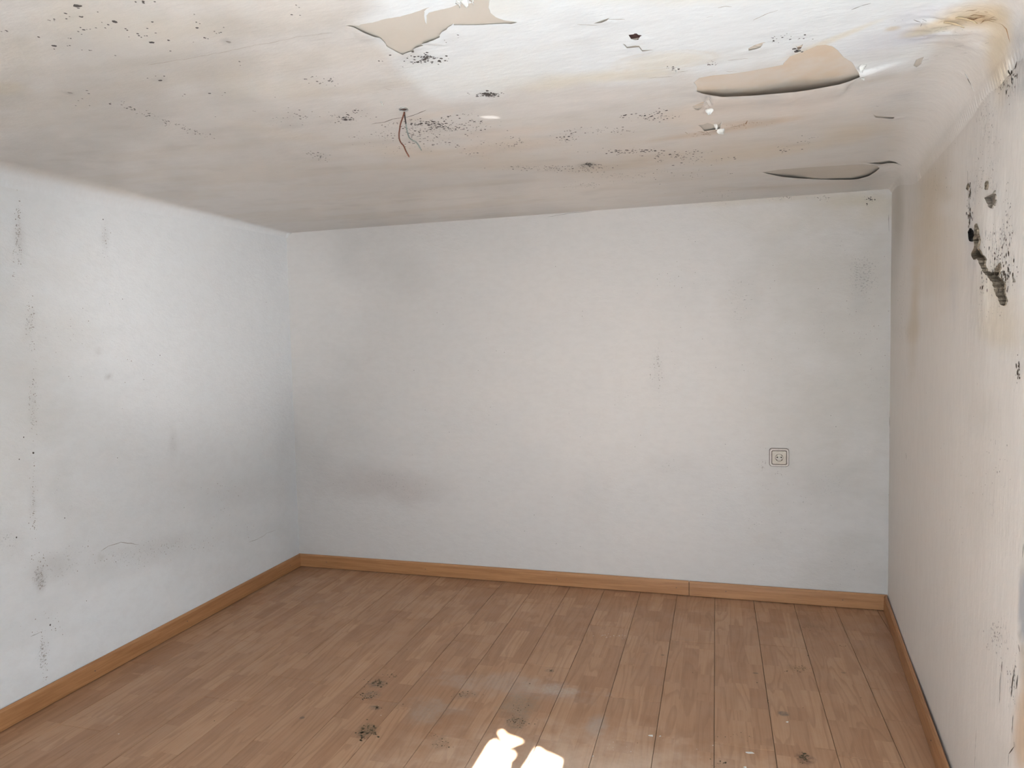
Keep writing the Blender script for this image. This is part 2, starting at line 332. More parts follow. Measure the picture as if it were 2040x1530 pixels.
# ---------------------------------------------------------------- ceiling: a skin of paint with torn holes, sagging along their far edges, over bare plaster
CEIL_Z = H-.0016
class Hole:
    """outline in photo pixels, each point (x, y[, gap px]); the gap is how far the paint hangs below the plaster there"""
    def __init__(s, pts, jag=0., mat=None, reach=1.0, rim=True):
        q = []
        n = len(pts)
        for i in range(n):
            a = pts[i]; b = pts[(i+1) % n]; a = (a[0], a[1], a[2] if len(a) > 2 else 0); b = (b[0], b[1], b[2] if len(b) > 2 else 0)
            dl = math.hypot(b[0]-a[0], b[1]-a[1]); k = max(1, int(dl/(5 if jag else 12)))
            for j in range(k):
                t = j/k; jx = random.uniform(-jag, jag) if j else 0; jy = random.uniform(-jag, jag)*.7 if j else 0
                q.append((a[0]+(b[0]-a[0])*t+jx, a[1]+(b[1]-a[1])*t+jy, a[2]+(b[2]-a[2])*t))
        s.px = q; s.mat = mat or M_plaster; s.reach = reach; s.rim = rim
        s.xy = []; s.sag = []
        for x, y, t in q:
            P = on_plane(x, y-t, (0, 0, 1), CEIL_Z); sg = 0.
            if t > 0:
                y0 = proj(P)[1]; y1 = proj(P-np.array([0, 0, .01]))[1]; sg = (1.35 if t > 5 else 1.7)*t/max(1e-3, (y1-y0))*.01
            s.xy.append((P[0], P[1])); s.sag.append(sg)
def c1(X, Y, *t): return (660+X/6.8, Y/6.8, *t)
def c2(X, Y, *t): return (900+X/5.667, Y/5.667, *t)
def c3(X, Y, *t): return (1360+X/4.857, 60+Y/4.857, *t)
def c8(X, Y, *t): return (1480+X/5.667, 300+Y/5.667, *t)
def r3(X, Y, *t): return (1200+X/3.643, Y/3.643, *t)
def r4(X, Y, *t): return (1600+X/3.643, Y/3.643, *t)
HOLES = [
    Hole([c1(195, 338), c1(290, 345, 2.), c1(400, 395, 3.4), c1(500, 440, 3.6), c1(590, 480, 2.6), c1(650, 492, 1.), c1(700, 535, .7), c1(740, 585, .6), c1(745, 615, .3), c1(860, 680, .5), c1(968, 735, 1.0),
          c1(1000, 710, 1.6), c1(1060, 688, 1.6), c1(1120, 684, 1.), c1(1110, 650, 1.5), c1(1150, 622, 3.0), c1(1245, 602, 1.2), c1(1215, 578, 2.), c1(1300, 545, 3.8), c1(1400, 510, 2.8), c1(1468, 484, 1.2),
          c1(1465, 455, .9), c1(1500, 405, 1.6), c1(1560, 375, 1.4), c1(1580, 345, 1.), c1(1625, 322, .6), c1(1660, 295), c1(1658, 318, .3), c2(120, 266, .5), c2(300, 264, .5), c2(480, 256, .4), c2(600, 250, .8), c2(670, 252, 1.6), c2(740, 238, .5),
          c2(700, 232), c2(590, 215), c2(500, 180), c2(440, 130), c2(420, 70), c2(425, 20), c2(435, -40), c2(330, -60), c2(230, -20), c1(1930, -10), c1(1880, 22), c1(1800, 30), c1(1700, 40), c1(1600, 82), c1(1450, 115), c1(1320, 150), c1(1285, 190),
          c1(1293, 310), c1(1270, 270, 1.), c1(1258, 190, .5), c1(1262, 140), c1(1300, 100), c1(1375, 62), c1(1250, 100), c1(1100, 155), c1(930, 205), c1(740, 235), c1(560, 290), c1(400, 318), c1(370, 335), c1(290, 330)], .45),
    Hole([c3(105, 512), c3(160, 465), c3(300, 440), c3(480, 425), c3(650, 400), c3(820, 370), c3(970, 340), c3(975, 325), c3(1040, 262), c3(1180, 205), c3(1300, 155), c3(1380, 146), c3(1450, 160), c3(1500, 195), c3(1560, 260), c3(1640, 305), c3(1675, 360), c3(1700, 400, 0),
          c3(1716, 432, 4.5), c3(1640, 462, 9.5), c3(1530, 495, 12.5), c3(1330, 530, 15), c3(1220, 546, 18), c3(1100, 560, 21), c3(980, 575, 19), c3(850, 592, 16), c3(740, 606, 13.5), c3(640, 615, 12), c3(390, 625, 12.5), c3(280, 612, 11), c3(200, 600, 4.5), c3(138, 592, 1.2), c3(138, 565, 0), c3(125, 535)], 0, M_rustplaster, 1.4),
    Hole([c8(215, 243), c8(400, 215), c8(750, 190), c8(1100, 172), c8(1350, 158), c8(1470, 160), c8(1525, 180), c8(1542, 197, 1.5), c8(1500, 225, 4.), c8(1420, 275, 3.6), c8(1300, 312, 2.8), c8(1220, 322, 2.2), c8(1000, 325, 1.4), c8(900, 325, .5), c8(780, 318, 1.), c8(620, 300, 3.4), c8(450, 285, 3.2), c8(330, 265, 1.5)], 0),
    Hole([c8(1395, 145), c8(1550, 130), c8(1650, 112), c8(1800, 107), c8(1700, 122, 1.6), c8(1560, 149, 2.4), c8(1490, 149, 1.)], 0),
    Hole([r3(190, 262), r3(225, 258), r3(235, 252), r3(250, 252), r3(262, 262), r3(287, 266), r3(272, 275, .5), r3(262, 293, 1), r3(240, 297, 1), r3(208, 290, .5)], .5, M_brick),
    Hole([r3(1400, 338), r3(1415, 345), r3(1435, 338), r3(1457, 328), r3(1440, 358, .6), r3(1422, 372, .6), r3(1412, 355)], .4, M_brick),
    Hole([r3(148, 322), r3(165, 330), r3(180, 347), r3(240, 336), r3(268, 340), r3(290, 371), r3(370, 370), r3(290, 378, .9), r3(265, 347, .9), r3(178, 354, .9)], .2),
    Hole([r3(1060, 362), r3(1110, 335), r3(1150, 322), r3(1192, 314), r3(1165, 330), r3(1148, 352, .8), r3(1110, 364, 1.2), r3(1062, 374, 1.2)], .4),
    Hole([c2(1600, 270), c2(1680, 240), c2(1780, 208), c2(1750, 232, 1.6), c2(1690, 256, 1.6)], .2),
    Hole([c3(150, 915), c3(205, 905), c3(240, 890), c3(290, 905), c3(310, 922), c3(350, 905), c3(385, 878), c3(368, 915), c3(360, 942, 1.6), c3(210, 965, 1.8), c3(185, 935, .8)], .3),
    Hole([c3(92, 738), c3(150, 712), c3(225, 680), c3(205, 705), c3(182, 750, .4), c3(150, 770, .3), c3(120, 762, .3)], .3),
    Hole([c3(1798, 484), c3(1845, 470), c3(1848, 476, .8), c3(1800, 491, .8)], 0),
    Hole([r4(508, 826), r4(530, 838), r4(600, 843), r4(662, 848), r4(655, 858, 1.), r4(590, 854, .8), r4(525, 848, .8)], .1),
    Hole([r4(1170, 428), r4(1200, 440), r4(1245, 455), r4(1205, 453, .8), r4(1180, 440, .6)], .1),
    Hole([r4(800, 470), r4(820, 430), r4(880, 405), r4(860, 455), r4(822, 484, .4)], .5),
]
def ceiling_sag(x, y):
    x = np.asarray(x, float); y = np.asarray(y, float); out = np.zeros(x.shape)
    for h in HOLES:
        mx = max(h.sag)
        if mx <= 0: continue
        n = len(h.xy)
        xs = [p[0] for p in h.xy]; ys = [p[1] for p in h.xy]; rr = .05+7*mx*h.reach
        near = np.where((x > min(xs)-rr) & (x < max(xs)+rr) & (y > min(ys)-rr) & (y < max(ys)+rr))[0]
        if not len(near): continue
        X, Y = x[near], y[near]; bd = np.full(X.shape, 1e9); bs = np.zeros(X.shape)
        for i in range(n):
            x0, y0 = h.xy[i]; x1, y1 = h.xy[(i+1) % n]; s0, s1 = h.sag[i], h.sag[(i+1) % n]
            dx, dy = x1-x0, y1-y0; t = np.clip(((X-x0)*dx+(Y-y0)*dy)/(dx*dx+dy*dy+1e-12), 0, 1)
            d = np.hypot(X-x0-t*dx, Y-y0-t*dy); b = d < bd; bd = np.where(b, d, bd); bs = np.where(b, s0+(s1-s0)*t, bs)
        R = .035+7*bs*h.reach; k = np.clip(1-bd/R, 0, 1); out[near] = np.maximum(out[near], bs*k*k*(3-2*k))
    return out
def plaster_z(x, y):                                            # the uneven plaster itself
    return H - (fbm(x*1.7+3, y*1.7, 5, 3)-.45)*.012*sstep(0, .25, D-y)
def ceiling_z(x, y):
    x = np.asarray(x, float); y = np.asarray(y, float)
    z = plaster_z(x, y) - .0016 - ceiling_sag(x, y)
    # crumpled, blistered paint in the wet corner
    px, py = proj(np.stack([x, y, z], -1)); k, _ = blob(px, py, 1900, 45, 130, 60)
    rid = 1-np.abs(fbm(x*14, y*30, 21, 3)*2-1); z = z - k*rid**2*.020
    # rounded joint with the side walls
    rl = .03+.05*sstep(3.8, 2.0, y); dl = x+L; rr = .02+.10*sstep(3.75, 3.0, y); dr = (xr_at(y)-x)
    for d, r in ((dl, rl), (dr, rr)):
        t = np.clip(d/r, 0, 1); z = z-(r-np.sqrt(np.maximum(0, r*r-(r-t*r)**2)))*(t < 1)
    return z
_gx = np.arange(-L, XR+.01, .01); _gy = np.arange(.9, D+.005, .008); _gz = None
def cz(x, y):
    global _gz
    if _gz is None: a_, b_ = np.meshgrid(_gx, _gy); _gz = ceiling_z(a_.ravel(), b_.ravel()).reshape(a_.shape)
    i = min(max((x+L)/.01, 0), len(_gx)-1.01); j = min(max((y-.9)/.008, 0), len(_gy)-1.01); i0, j0 = int(i), int(j); i -= i0; j -= j0
    return (_gz[j0, i0]*(1-i)+_gz[j0, i0+1]*i)*(1-j)+(_gz[j0+1, i0]*(1-i)+_gz[j0+1, i0+1]*i)*j
def on_ceiling(px, py):
    z = CEIL_Z
    for _ in range(5): P = on_plane(px, py, (0, 0, 1), z); z = cz(P[0], P[1])
    return np.array([P[0], P[1], z])

def make_ceiling():
    pts = []
    def addgrid(x0, x1, y0, y1, s):
        xs = np.arange(x0, x1, s); ys = np.arange(y0, y1, s); g = np.stack(np.meshgrid(xs, ys), -1).reshape(-1, 2)
        return g + (rng.random(g.shape)-.5)*s*.25
    g1 = addgrid(-L+.02, XR, 1.0, D-.01, .02); g0 = addgrid(-L+.02, XR, YR+.03, .98, .09)
    fine = []
    for x in (.0008, .003, .007, .013, .021, .031, .043, .058, .075, .095): # follow the rounding beside the side walls
        for y in np.arange(1., D, .02): fine += [(-L+x, y), (xr_at(y)-x*1.15, y)]
    keep = np.ones(len(g1), bool); boxes = []
    for h in HOLES:
        xs = [p[0] for p in h.xy]; ys = [p[1] for p in h.xy]; m = .03+2.*max(h.sag); boxes.append((min(xs)-m, max(xs)+m, min(ys)-m, max(ys)+m))
    a = on_plane(1780, 100, (0, 0, 1), H); b = on_plane(1990, 10, (0, 0, 1), H); boxes.append((a[0]-.05, .62, b[1]-.35, a[1]))
    for b in boxes: keep &= ~((g1[:, 0] > b[0]) & (g1[:, 0] < b[1]) & (g1[:, 1] > b[2]) & (g1[:, 1] < b[3]))
    P = [g1[keep], g0, np.array(fine)]
    for i, b in enumerate(boxes):
        big = (b[1]-b[0])*(b[3]-b[2]); f = addgrid(b[0], b[1], b[2], b[3], .008 if big > .02 else .005)
        for c in boxes[:i]: f = f[~((f[:, 0] > c[0]) & (f[:, 0] < c[1]) & (f[:, 1] > c[2]) & (f[:, 1] < c[3]))]
        P.append(f)
    P[1:2] = [P[1]]; gr = [P[0]]+P[3:]; gr = [q[(q[:, 0] > -L+.105) & (q[:, 0] < XR+(D-q[:, 1])*math.tan(SPL)-.12)] for q in gr]
    P = np.concatenate(gr+[P[1][(P[1][:, 0] > -L+.0)], P[2]]); P = P[(P[:, 0] > -L+.0005) & (P[:, 0] < XR+(D-P[:, 1])*math.tan(SPL)-.0005)]
    for h in HOLES:
        xs = [p[0] for p in h.xy]; ys = [p[1] for p in h.xy]
        nb = np.where((P[:, 0] > min(xs)-.01) & (P[:, 0] < max(xs)+.01) & (P[:, 1] > min(ys)-.01) & (P[:, 1] < max(ys)+.01))[0]
        ins = in_poly(P[nb, 0], P[nb, 1], h.xy) | (poly_dist(P[nb, 0], P[nb, 1], h.xy) < .002)
        P = np.delete(P, nb[ins], 0)
    # outer border, then every hole outline as constraint
    V = [tuple(p) for p in P]; E = []
    ring = []
    for x in np.arange(-L, XR, .04): ring.append((x, D))
    ring.append((XR, D))
    for y in np.arange(D-.02, YR, -.02): ring.append((xr_at(y), y))
    ring.append((xr_at(YR), YR)); ring.append((-L, YR))
    for y in np.arange(YR+.02, D, .02): ring.append((-L, y))
    for rg in [ring]+[h.xy for h in HOLES]:
        k = len(V); V += list(rg); E += [(k+i, k+(i+1) % len(rg)) for i in range(len(rg))]
    vo, _, fo, _, _, _ = delaunay_2d_cdt([Vector(v) for v in V], E, [], 0, 1e-6)
    xy = np.array([(v.x, v.y) for v in vo]); F = np.array([tuple(f) for f in fo if len(f) == 3])
    cen = xy[F].mean(1); ok = np.ones(len(F), bool)
    for h in HOLES:
        ok &= ~in_poly(cen[:, 0], cen[:, 1], h.xy)
    ok &= (cen[:, 0] < XR+(D-cen[:, 1])*math.tan(SPL)) & (cen[:, 0] > -L) & (cen[:, 1] < D)
    F = F[ok][:, ::-1]
    z = ceiling_z(xy[:, 0], xy[:, 1]); VV = np.column_stack([xy, z])
    me = mesh_pd('ceiling', VV, F.tolist()); 
    tint, mo = tint_field(VV, (.66, .63, .60), CEIL_STAINS_AND_LIGHT, CEIL_POLYS, CEIL_MOULDS, 3)
    st = sstep(.42, .68, fbm(VV[:, 0]*2.2+7, VV[:, 1]*9, 33, 4))[:, None]; tint = tint*(1-st*np.array((.04, .055, .08)))
    st = sstep(.5, .7, fbm(VV[:, 0]*7, VV[:, 1]*16, 43, 3))[:, None]; tint = tint*(1-st*.06)
    tr, _ = tint_field(VV, (.82, .77, .72), right_stains, (), (), 81); k = (1-sstep(.0, .15, xr_at(VV[:, 1])-VV[:, 0]))[:, None]; tint = tint*(1-k)+tr*k
    k = (1-sstep(.0, .05, VV[:, 0]+L))[:, None]; tint = tint*(1-k)+np.array((.72, .735, .75))*k
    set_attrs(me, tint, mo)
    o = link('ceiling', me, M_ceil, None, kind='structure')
    bm = bmesh.new(); box(bm, -L-.2, XR+.2, YR-.2, D+.2, H+.03, H+.14); bm_obj('plaster_slab', bm, M_plaster, o)
    for h in HOLES:
        # the plaster behind the hole, reaching a little way under the paint
        q = np.array(h.xy); mg = .012+1.5*max(h.sag); (u0, v0), (u1, v1) = q.min(0)-mg, q.max(0)+mg; v1 = min(v1+mg, D)
        nu = int((u1-u0)/.02)+3; nv = int((v1-v0)/.02)+3; uu, vv = np.meshgrid(np.linspace(u0, u1, nu), np.linspace(v0, v1, nv)); uu = uu.ravel(); vv = vv.ravel()
        k, _ = blob(*proj(np.stack([uu, vv, vv*0+H], -1)), 1900, 45, 130, 60)
        Fb = [(j*nu+i, (j+1)*nu+i, (j+1)*nu+i+1, j*nu+i+1) for j in range(nv-1) for i in range(nu-1)]
        link('exposed_plaster', mesh_pd('exposed_plaster', np.column_stack([uu, vv, plaster_z(uu, vv)]), Fb), h.mat, o)
        # rim: the broken thickness of the paint
        n = len(h.xy); vs = []; fs = []; zz = ceiling_z(np.array([p[0] for p in h.xy]), np.array([p[1] for p in h.xy]))
        A = 0.5*sum(h.xy[i][0]*h.xy[(i+1) % n][1]-h.xy[(i+1) % n][0]*h.xy[i][1] for i in range(n)); sg = 1 if A > 0 else -1
        for i in range(n):
            x0, y0 = h.xy[i-1]; x1, y1 = h.xy[(i+1) % n]; dx, dy = x1-x0, y1-y0; l = math.hypot(dx, dy)+1e-9; nx, ny = -dy/l*sg, dx/l*sg
            wd = .0012; vs += [(*h.xy[i], zz[i]), (h.xy[i][0]+nx*wd, h.xy[i][1]+ny*wd, zz[i]+.0008)]
        for i in range(n):
            j = (i+1) % n
            if h.sag[i] < 1e-5 and h.sag[j] < 1e-5: fs.append((2*i, 2*j, 2*j+1, 2*i+1))
        if not fs: continue
        link('torn_paint_edge', mesh_pd('torn_paint_edge', vs, fs, False), M_skin, o)
    return o
ceiling = make_ceiling()

# ---------------------------------------------------------------- walls
def grid_wall(name, U, V, fn, base, stains_and_light, moulds, mat, seed, flip=False):
    nu, nv = len(U), len(V); uu, vv = np.meshgrid(U, V); P = fn(uu.ravel(), vv.ravel())
    F = []
    for j in range(nv-1):
        for i in range(nu-1):
            a = j*nu+i; f = (a, a+1, a+nu+1, a+nu); F.append(f[::-1] if flip else f)
    me = mesh_pd(name, P, F); tint, mo = tint_field(P, base, stains_and_light, (), moulds, seed); set_attrs(me, tint, mo)
    return link(name, me, mat, None, kind='structure')
SM = (.44, .43, .42)
back_stains_and_light = [(735, 960, 190, 62, 3, (.48, .44, .42), .42), (700, 920, 120, 100, -20, SM, .14), (790, 975, 150, 34, 5, (.47, .42, .40), .22), (1700, 700, 280, 600, 0, (.50, .475, .44), .75), (600, 560, 180, 460, 0, (.54, .53, .52), .6), (1230, 800, 400, 440, 0, (.70, .65, .615), .5), (1735, 420, 80, 60, 0, (.55, .48, .37), .55), (1560, 392, 260, 18, -4, (.55, .48, .39), .5, .3), (1700, 400, 110, 22, -3, (.50, .44, .32), .5, .3),  # tall ellipses paint in shaded sides, partly damp at right, and a lit middle
    (1735, 500, 50, 130, 0, (.50, .48, .45), .35), (1710, 590, 25, 80, 8, SM, .3), (1600, 430, 260, 50, 0, (.60, .55, .49), .35, .4, .3), (820, 545, 70, 60, 0, SM, .20), (690, 500, 40, 80, 0, SM, .15), (1310, 740, 22, 70, 0, SM, .12), (1480, 600, 60, 110, 0, SM, .15), (1560, 1180, 300, 20, 4, SM, .1), (1345, 930, 80, 40, 0, SM, .15), (1650, 980, 100, 60, 0, SM, .18), (1180, 1000, 60, 90, 0, SM, .12), (1650, 640, 50, 90, 0, SM, .18)]
back_moulds = [(1310, 740, 22, 90, 0, .5), (1475, 600, 60, 100, 0, .42), (1720, 540, 55, 140, 0, .62), (1640, 660, 60, 120, 0, .45), (1730, 760, 40, 120, 0, .42), (1650, 970, 90, 60, 0, .42), (1500, 1030, 40, 60, 0, .42), (740, 955, 160, 60, 3, .42), (1330, 930, 60, 40, 0, .4), (1560, 1020, 300, 200, 0, .28), (1230, 800, 60, 60, 0, .35), (1700, 1120, 90, 90, 0, .35), (1560, 392, 220, 16, -4, .45), (820, 500, 60, 60, 0, .3)]
Ub = np.linspace(-L, XR, 190); Vb = np.linspace(0, H, 118)
wall_back = grid_wall('wall_back', Ub, Vb, lambda u, v: np.column_stack([u, D+(fbm(u*1.3, v*1.3, 31, 3)-.5)*.010*np.minimum(1, np.minimum(u+L, XR-u)*6)*(1-sstep(H-.3, H-.04, v)), v]), (.63, .606, .59), back_stains_and_light, back_moulds, M_back, 41)
left_stains_and_light = [(460, 985, 150, 60, -8, SM, .18), (280, 1110, 200, 50, -16, SM, .20), (330, 1080, 120, 30, -10, (.46, .44, .41), .12), (105, 1130, 60, 40, -20, SM, .4), (80, 1160, 14, 30, 0, (.3, .3, .3), .5), (38, 460, 14, 90, -4, SM, .35), (60, 640, 16, 60, 15, SM, .25), (65, 790, 14, 80, 0, SM, .28), (66, 1000, 12, 60, 0, SM, .28), (88, 1300, 12, 40, 0, (.35, .35, .35), .35), (216, 748, 10, 6, 0, (.35, .34, .33), .5, .2), (196, 700, 12, 14, 0, SM, .4), (210, 470, 12, 40, 0, SM, .25), (345, 875, 12, 40, 0, SM, .22), (200, 1110, 10, 8, 0, (.4, .4, .35), .4), (60, 300, 200, 120, 0, (.66, .64, .60), .2), (20, 1080, 60, 50, 0, SM, .2), (560, 900, 30, 200, 0, SM, .08), (120, 980, 40, 90, 0, SM, .15), (500, 1070, 160, 40, -10, SM, .12), (60, 760, 200, 420, 0, (.62, .61, .59), .5), (220, 1260, 420, 170, -25, (.84, .87, .90), .8)]  # large ones paint in shade at upper left and light low down
left_moulds = [(36, 470, 16, 100, -3, .6), (58, 640, 20, 60, 15, .55), (66, 800, 18, 110, 0, .5), (66, 1010, 14, 90, 0, .5), (80, 1150, 20, 50, 0, .65), (84, 1300, 16, 60, 0, .7), (88, 1220, 12, 50, 0, .5), (290, 1100, 170, 36, -16, .45), (460, 985, 120, 50, -8, .38), (210, 480, 16, 60, 0, .42), (345, 880, 12, 50, 0, .42), (150, 1120, 90, 50, -20, .45), (120, 980, 50, 100, 0, .38), (20, 1080, 40, 40, 0, .5), (100, 660, 40, 60, 0, .35), (570, 850, 20, 200, 0, .35)]
Ul = np.concatenate([np.linspace(YR, 1.4, 14)[:-1], np.linspace(1.4, D, 165)]); Vl = np.linspace(0, H, 122)
wall_left = grid_wall('wall_left', Ul, Vl, lambda u, v: np.column_stack([-L-(fbm(u*1.4, v*1.4, 51, 3)-.5)*.014*np.minimum(1, (D-u)*5)*(1-sstep(H-.35, H-.1, v)), u, v]), (.72, .735, .75), left_stains_and_light, left_moulds, M_left, 61, False)

# right wall with holes down to the masonry
def c5(X, Y): return (1740+X/3.827, 300+Y/3.827)
RH = [dict(p=[c5(*q) for q in ((730, 620), (748, 595), (765, 605), (778, 640), (778, 665), (765, 690), (745, 685), (732, 655))], depth=.07),
      dict(p=[c5(*q) for q in ((812, 557), (828, 590), (835, 640), (848, 670), (845, 700), (838, 740), (850, 760), (870, 790), (890, 815), (885, 870), (893, 915), (915, 930), (940, 925), (960, 880), (968, 855), (975, 880), (968, 930), (960, 960), (985, 990), (1000, 1000), (1010, 1030), (1003, 1080), (1012, 1120), (1020, 1150), (1000, 1185), (970, 1170), (962, 1130), (945, 1100), (935, 1060), (925, 1000), (905, 965), (885, 945), (870, 905), (850, 850), (830, 820), (800, 830), (775, 810), (768, 780), (790, 760), (805, 720), (800, 690), (785, 690), (800, 650), (798, 600), (805, 565))], depth=.03),
      dict(p=[c5(*q) for q in ((885, 232), (893, 268), (886, 300), (874, 286), (876, 250))], depth=.014),
      dict(p=[c5(*q) for q in ((880, 360), (905, 340), (930, 330), (937, 300), (945, 340), (948, 380), (942, 420), (931, 408), (925, 440), (905, 420), (890, 385))], depth=.003),
      dict(p=[c5(*q) for q in ((709, 288), (716, 270), (724, 248), (727, 285), (718, 302))], depth=.02),
      dict(p=[c5(*q) for q in ((1062, 965), (1075, 985), (1080, 1008), (1066, 1006))], depth=.01),
      dict(p=[(2016, -10), (2024, 2), (2034, 8), (2046, 12), (2046, -20)], depth=.02)]
def rw_uv(px, py): P = on_right(px, py); return ((P-PR)@TR, P[2])
def rw_xyz(u, v, off=0.0): u = np.asarray(u, float); v = np.asarray(v, float); return PR + u[..., None]*TR + v[..., None]*np.array([0, 0, 1.]) + np.asarray(off)[..., None]*NR
for h in RH:
    q = []
    for i, a in enumerate(h['p']):
        b = h['p'][(i+1) % len(h['p'])]; n = max(1, int(math.hypot(b[0]-a[0], b[1]-a[1])/3))
        for j in range(n): t = j/n; q.append((a[0]+(b[0]-a[0])*t+random.uniform(-.9, .9), a[1]+(b[1]-a[1])*t+random.uniform(-1.3, 1.3)))
    h['uv'] = [rw_uv(*p) for p in q]
right_moulds = [(1990, 500, 60, 160, -10, .6), (1940, 420, 16, 110, 0, .6), (1980, 390, 20, 100, 0, .6), (1965, 230, 50, 120, 0, .5), (2015, 170, 30, 80, 0, .6), (2025, 730, 12, 60, 0, .6), (1985, 880, 50, 60, 0, .42), (2000, 1270, 40, 110, 0, .5), (1800, 600, 24, 160, 0, .4), (2015, 1380, 26, 110, 0, .6), (1850, 400, 60, 160, 0, .35), (1975, 1010, 50, 60, 0, .4)]
def make_wall_right():
    U1 = (D-YR)/math.cos(SPL)
    def grid(u0, u1, v0, v1, su, sv):
        g = np.stack(np.meshgrid(np.arange(u0, u1, su), np.arange(v0, v1, sv)), -1).reshape(-1, 2); return g+(rng.random(g.shape)-.5)*su*.2
    fx0, fx1, fv0, fv1 = rw_uv(1915, 600)[0], rw_uv(2046, 600)[0], 1.35, 1.98
    g = grid(.01, 2.4, .01, H-.01, .02, .02); g = g[~((g[:, 0] > fx0) & (g[:, 0] < fx1) & (g[:, 1] > fv0) & (g[:, 1] < fv1))]
    P = np.concatenate([g, grid(fx0, fx1, fv0, fv1, .007, .007), grid(2.45, U1, .05, H-.05, .12, .12)])
    for h in RH:
        ins = in_poly(P[:, 0], P[:, 1], h['uv']) | (poly_dist(P[:, 0], P[:, 1], h['uv']) < .0015); P = P[~ins]
    V = [tuple(p) for p in P]; E = []
    ring = [(u, 0) for u in np.arange(0, U1, .05)]+[(U1, 0), (U1, H)]+[(u, H) for u in np.arange(U1-.05, 0, -.05)]+[(0, H)]+[(0, v) for v in np.arange(H-.05, 0, -.05)]
    for rg in [ring]+[h['uv'] for h in RH]:
        k = len(V); V += list(rg); E += [(k+i, k+(i+1) % len(rg)) for i in range(len(rg))]
    vo, _, fo, _, _, _ = delaunay_2d_cdt([Vector(v) for v in V], E, [], 0, 1e-6)
    uv = np.array([(v.x, v.y) for v in vo]); F = np.array([tuple(f) for f in fo if len(f) == 3]); c = uv[F].mean(1); ok = np.ones(len(F), bool)
    for h in RH: ok &= ~in_poly(c[:, 0], c[:, 1], h['uv'])
    ok &= (c[:, 0] > 0) & (c[:, 0] < U1) & (c[:, 1] > 0) & (c[:, 1] < H); F = F[ok]
    off = (fbm(uv[:, 0]*1.5, uv[:, 1]*.9, 71, 3)-.5)*.014*np.minimum(1, uv[:, 0]*5)*(1-sstep(H-.35, H-.12, uv[:, 1]))
    # plaster swells outwards around the damage
    hu, hv = rw_uv(1960, 500); off += .012*np.exp(-(((uv[:, 0]-hu)/.12)**2+((uv[:, 1]-hv)/.22)**2)) + .004*(fbm(uv[:, 0]*22, uv[:, 1]*16, 75, 3)-.5)*np.exp(-(((uv[:, 0]-hu)/.25)**2+((uv[:, 1]-hv)/.45)**2))
    P3 = rw_xyz(uv[:, 0], uv[:, 1], off)
    a, b, cc = P3[F[0][0]], P3[F[0][1]], P3[F[0][2]]
    if np.cross(b-a, cc-a)@NR < 0: F = F[:, ::-1]
    me = mesh_pd('wall_right', P3, F.tolist()); tint, mo = tint_field(P3, (.82, .77, .72), right_stains, (), right_moulds, 81); set_attrs(me, tint, mo)
    o = link('wall_right', me, M_right, None, kind='structure')
    for h in RH:
        q = np.array(h['uv']); off0 = .012*np.exp(-(((q[:, 0]-hu)/.12)**2+((q[:, 1]-hv)/.22)**2)); n = len(q)
        A = rw_xyz(q[:, 0], q[:, 1], off0+.001); B = rw_xyz(q[:, 0], q[:, 1], -np.full(n, h['depth']+.004))
        link('broken_plaster_edge', mesh_pd('broken_plaster_edge', np.concatenate([A, B]), [(i, (i+1) % n, n+(i+1) % n, n+i) for i in range(n)], False), M_graypl if h['depth'] < .012 else (M_masonry if h['depth'] < .05 else M_hole), o)
        u0, v0 = q.min(0)-.01; u1, v1 = q.max(0)+.01; nu = int((u1-u0)/.0025)+2; nv = int((v1-v0)/.0025)+2
        uu, vv = np.meshgrid(np.linspace(u0, u1, nu), np.linspace(v0, v1, nv)); uu = uu.ravel(); vv = vv.ravel()
        dd = -h['depth']+(fbm(uu*70, vv*70, 91, 4)-.45)*min(.020, h['depth'])
        Fb = [(j*nu+i, j*nu+i+1, (j+1)*nu+i+1, (j+1)*nu+i) for j in range(nv-1) for i in range(nu-1)]
        link('exposed_masonry', mesh_pd('exposed_masonry', rw_xyz(uu, vv, dd), Fb), M_graypl if h['depth'] < .005 else (M_hole if h['depth'] > .05 else M_masonry), o)  # deepest hole painted near-black to imitate its shade
    return o
wall_right = make_wall_right()

# wall behind the camera with an invented window for the daylight
WX0, WX1, WZ0, WZ1 = -1.02, 0.50, .35, 1.97
bm = bmesh.new()
for b in ((-L-.2, WX0, 0, H), (WX1, XR, 0, H), (WX0, WX1, 0, WZ0), (WX0, WX1, WZ1, H)): box(bm, b[0], b[1], YR-.22, YR, b[2], b[3])
wall_rear = bm_obj('wall_rear', bm, simple('rear_wall_paint', (.7, .66, .62), .9, .1, 4), None, kind='structure')
bm = bmesh.new()
for b in ((WX0, WX1, WZ0, WZ0+.05), (WX0, WX1, WZ1-.05, WZ1), (WX0, WX0+.05, WZ0, WZ1), (WX1-.05, WX1, WZ0, WZ1)): box(bm, b[0], b[1], YR-.17, YR-.11, b[2], b[3])
win = bm_obj('invented_window', bm, M_white, None, kind='structure')  # frame of the unseen, invented window

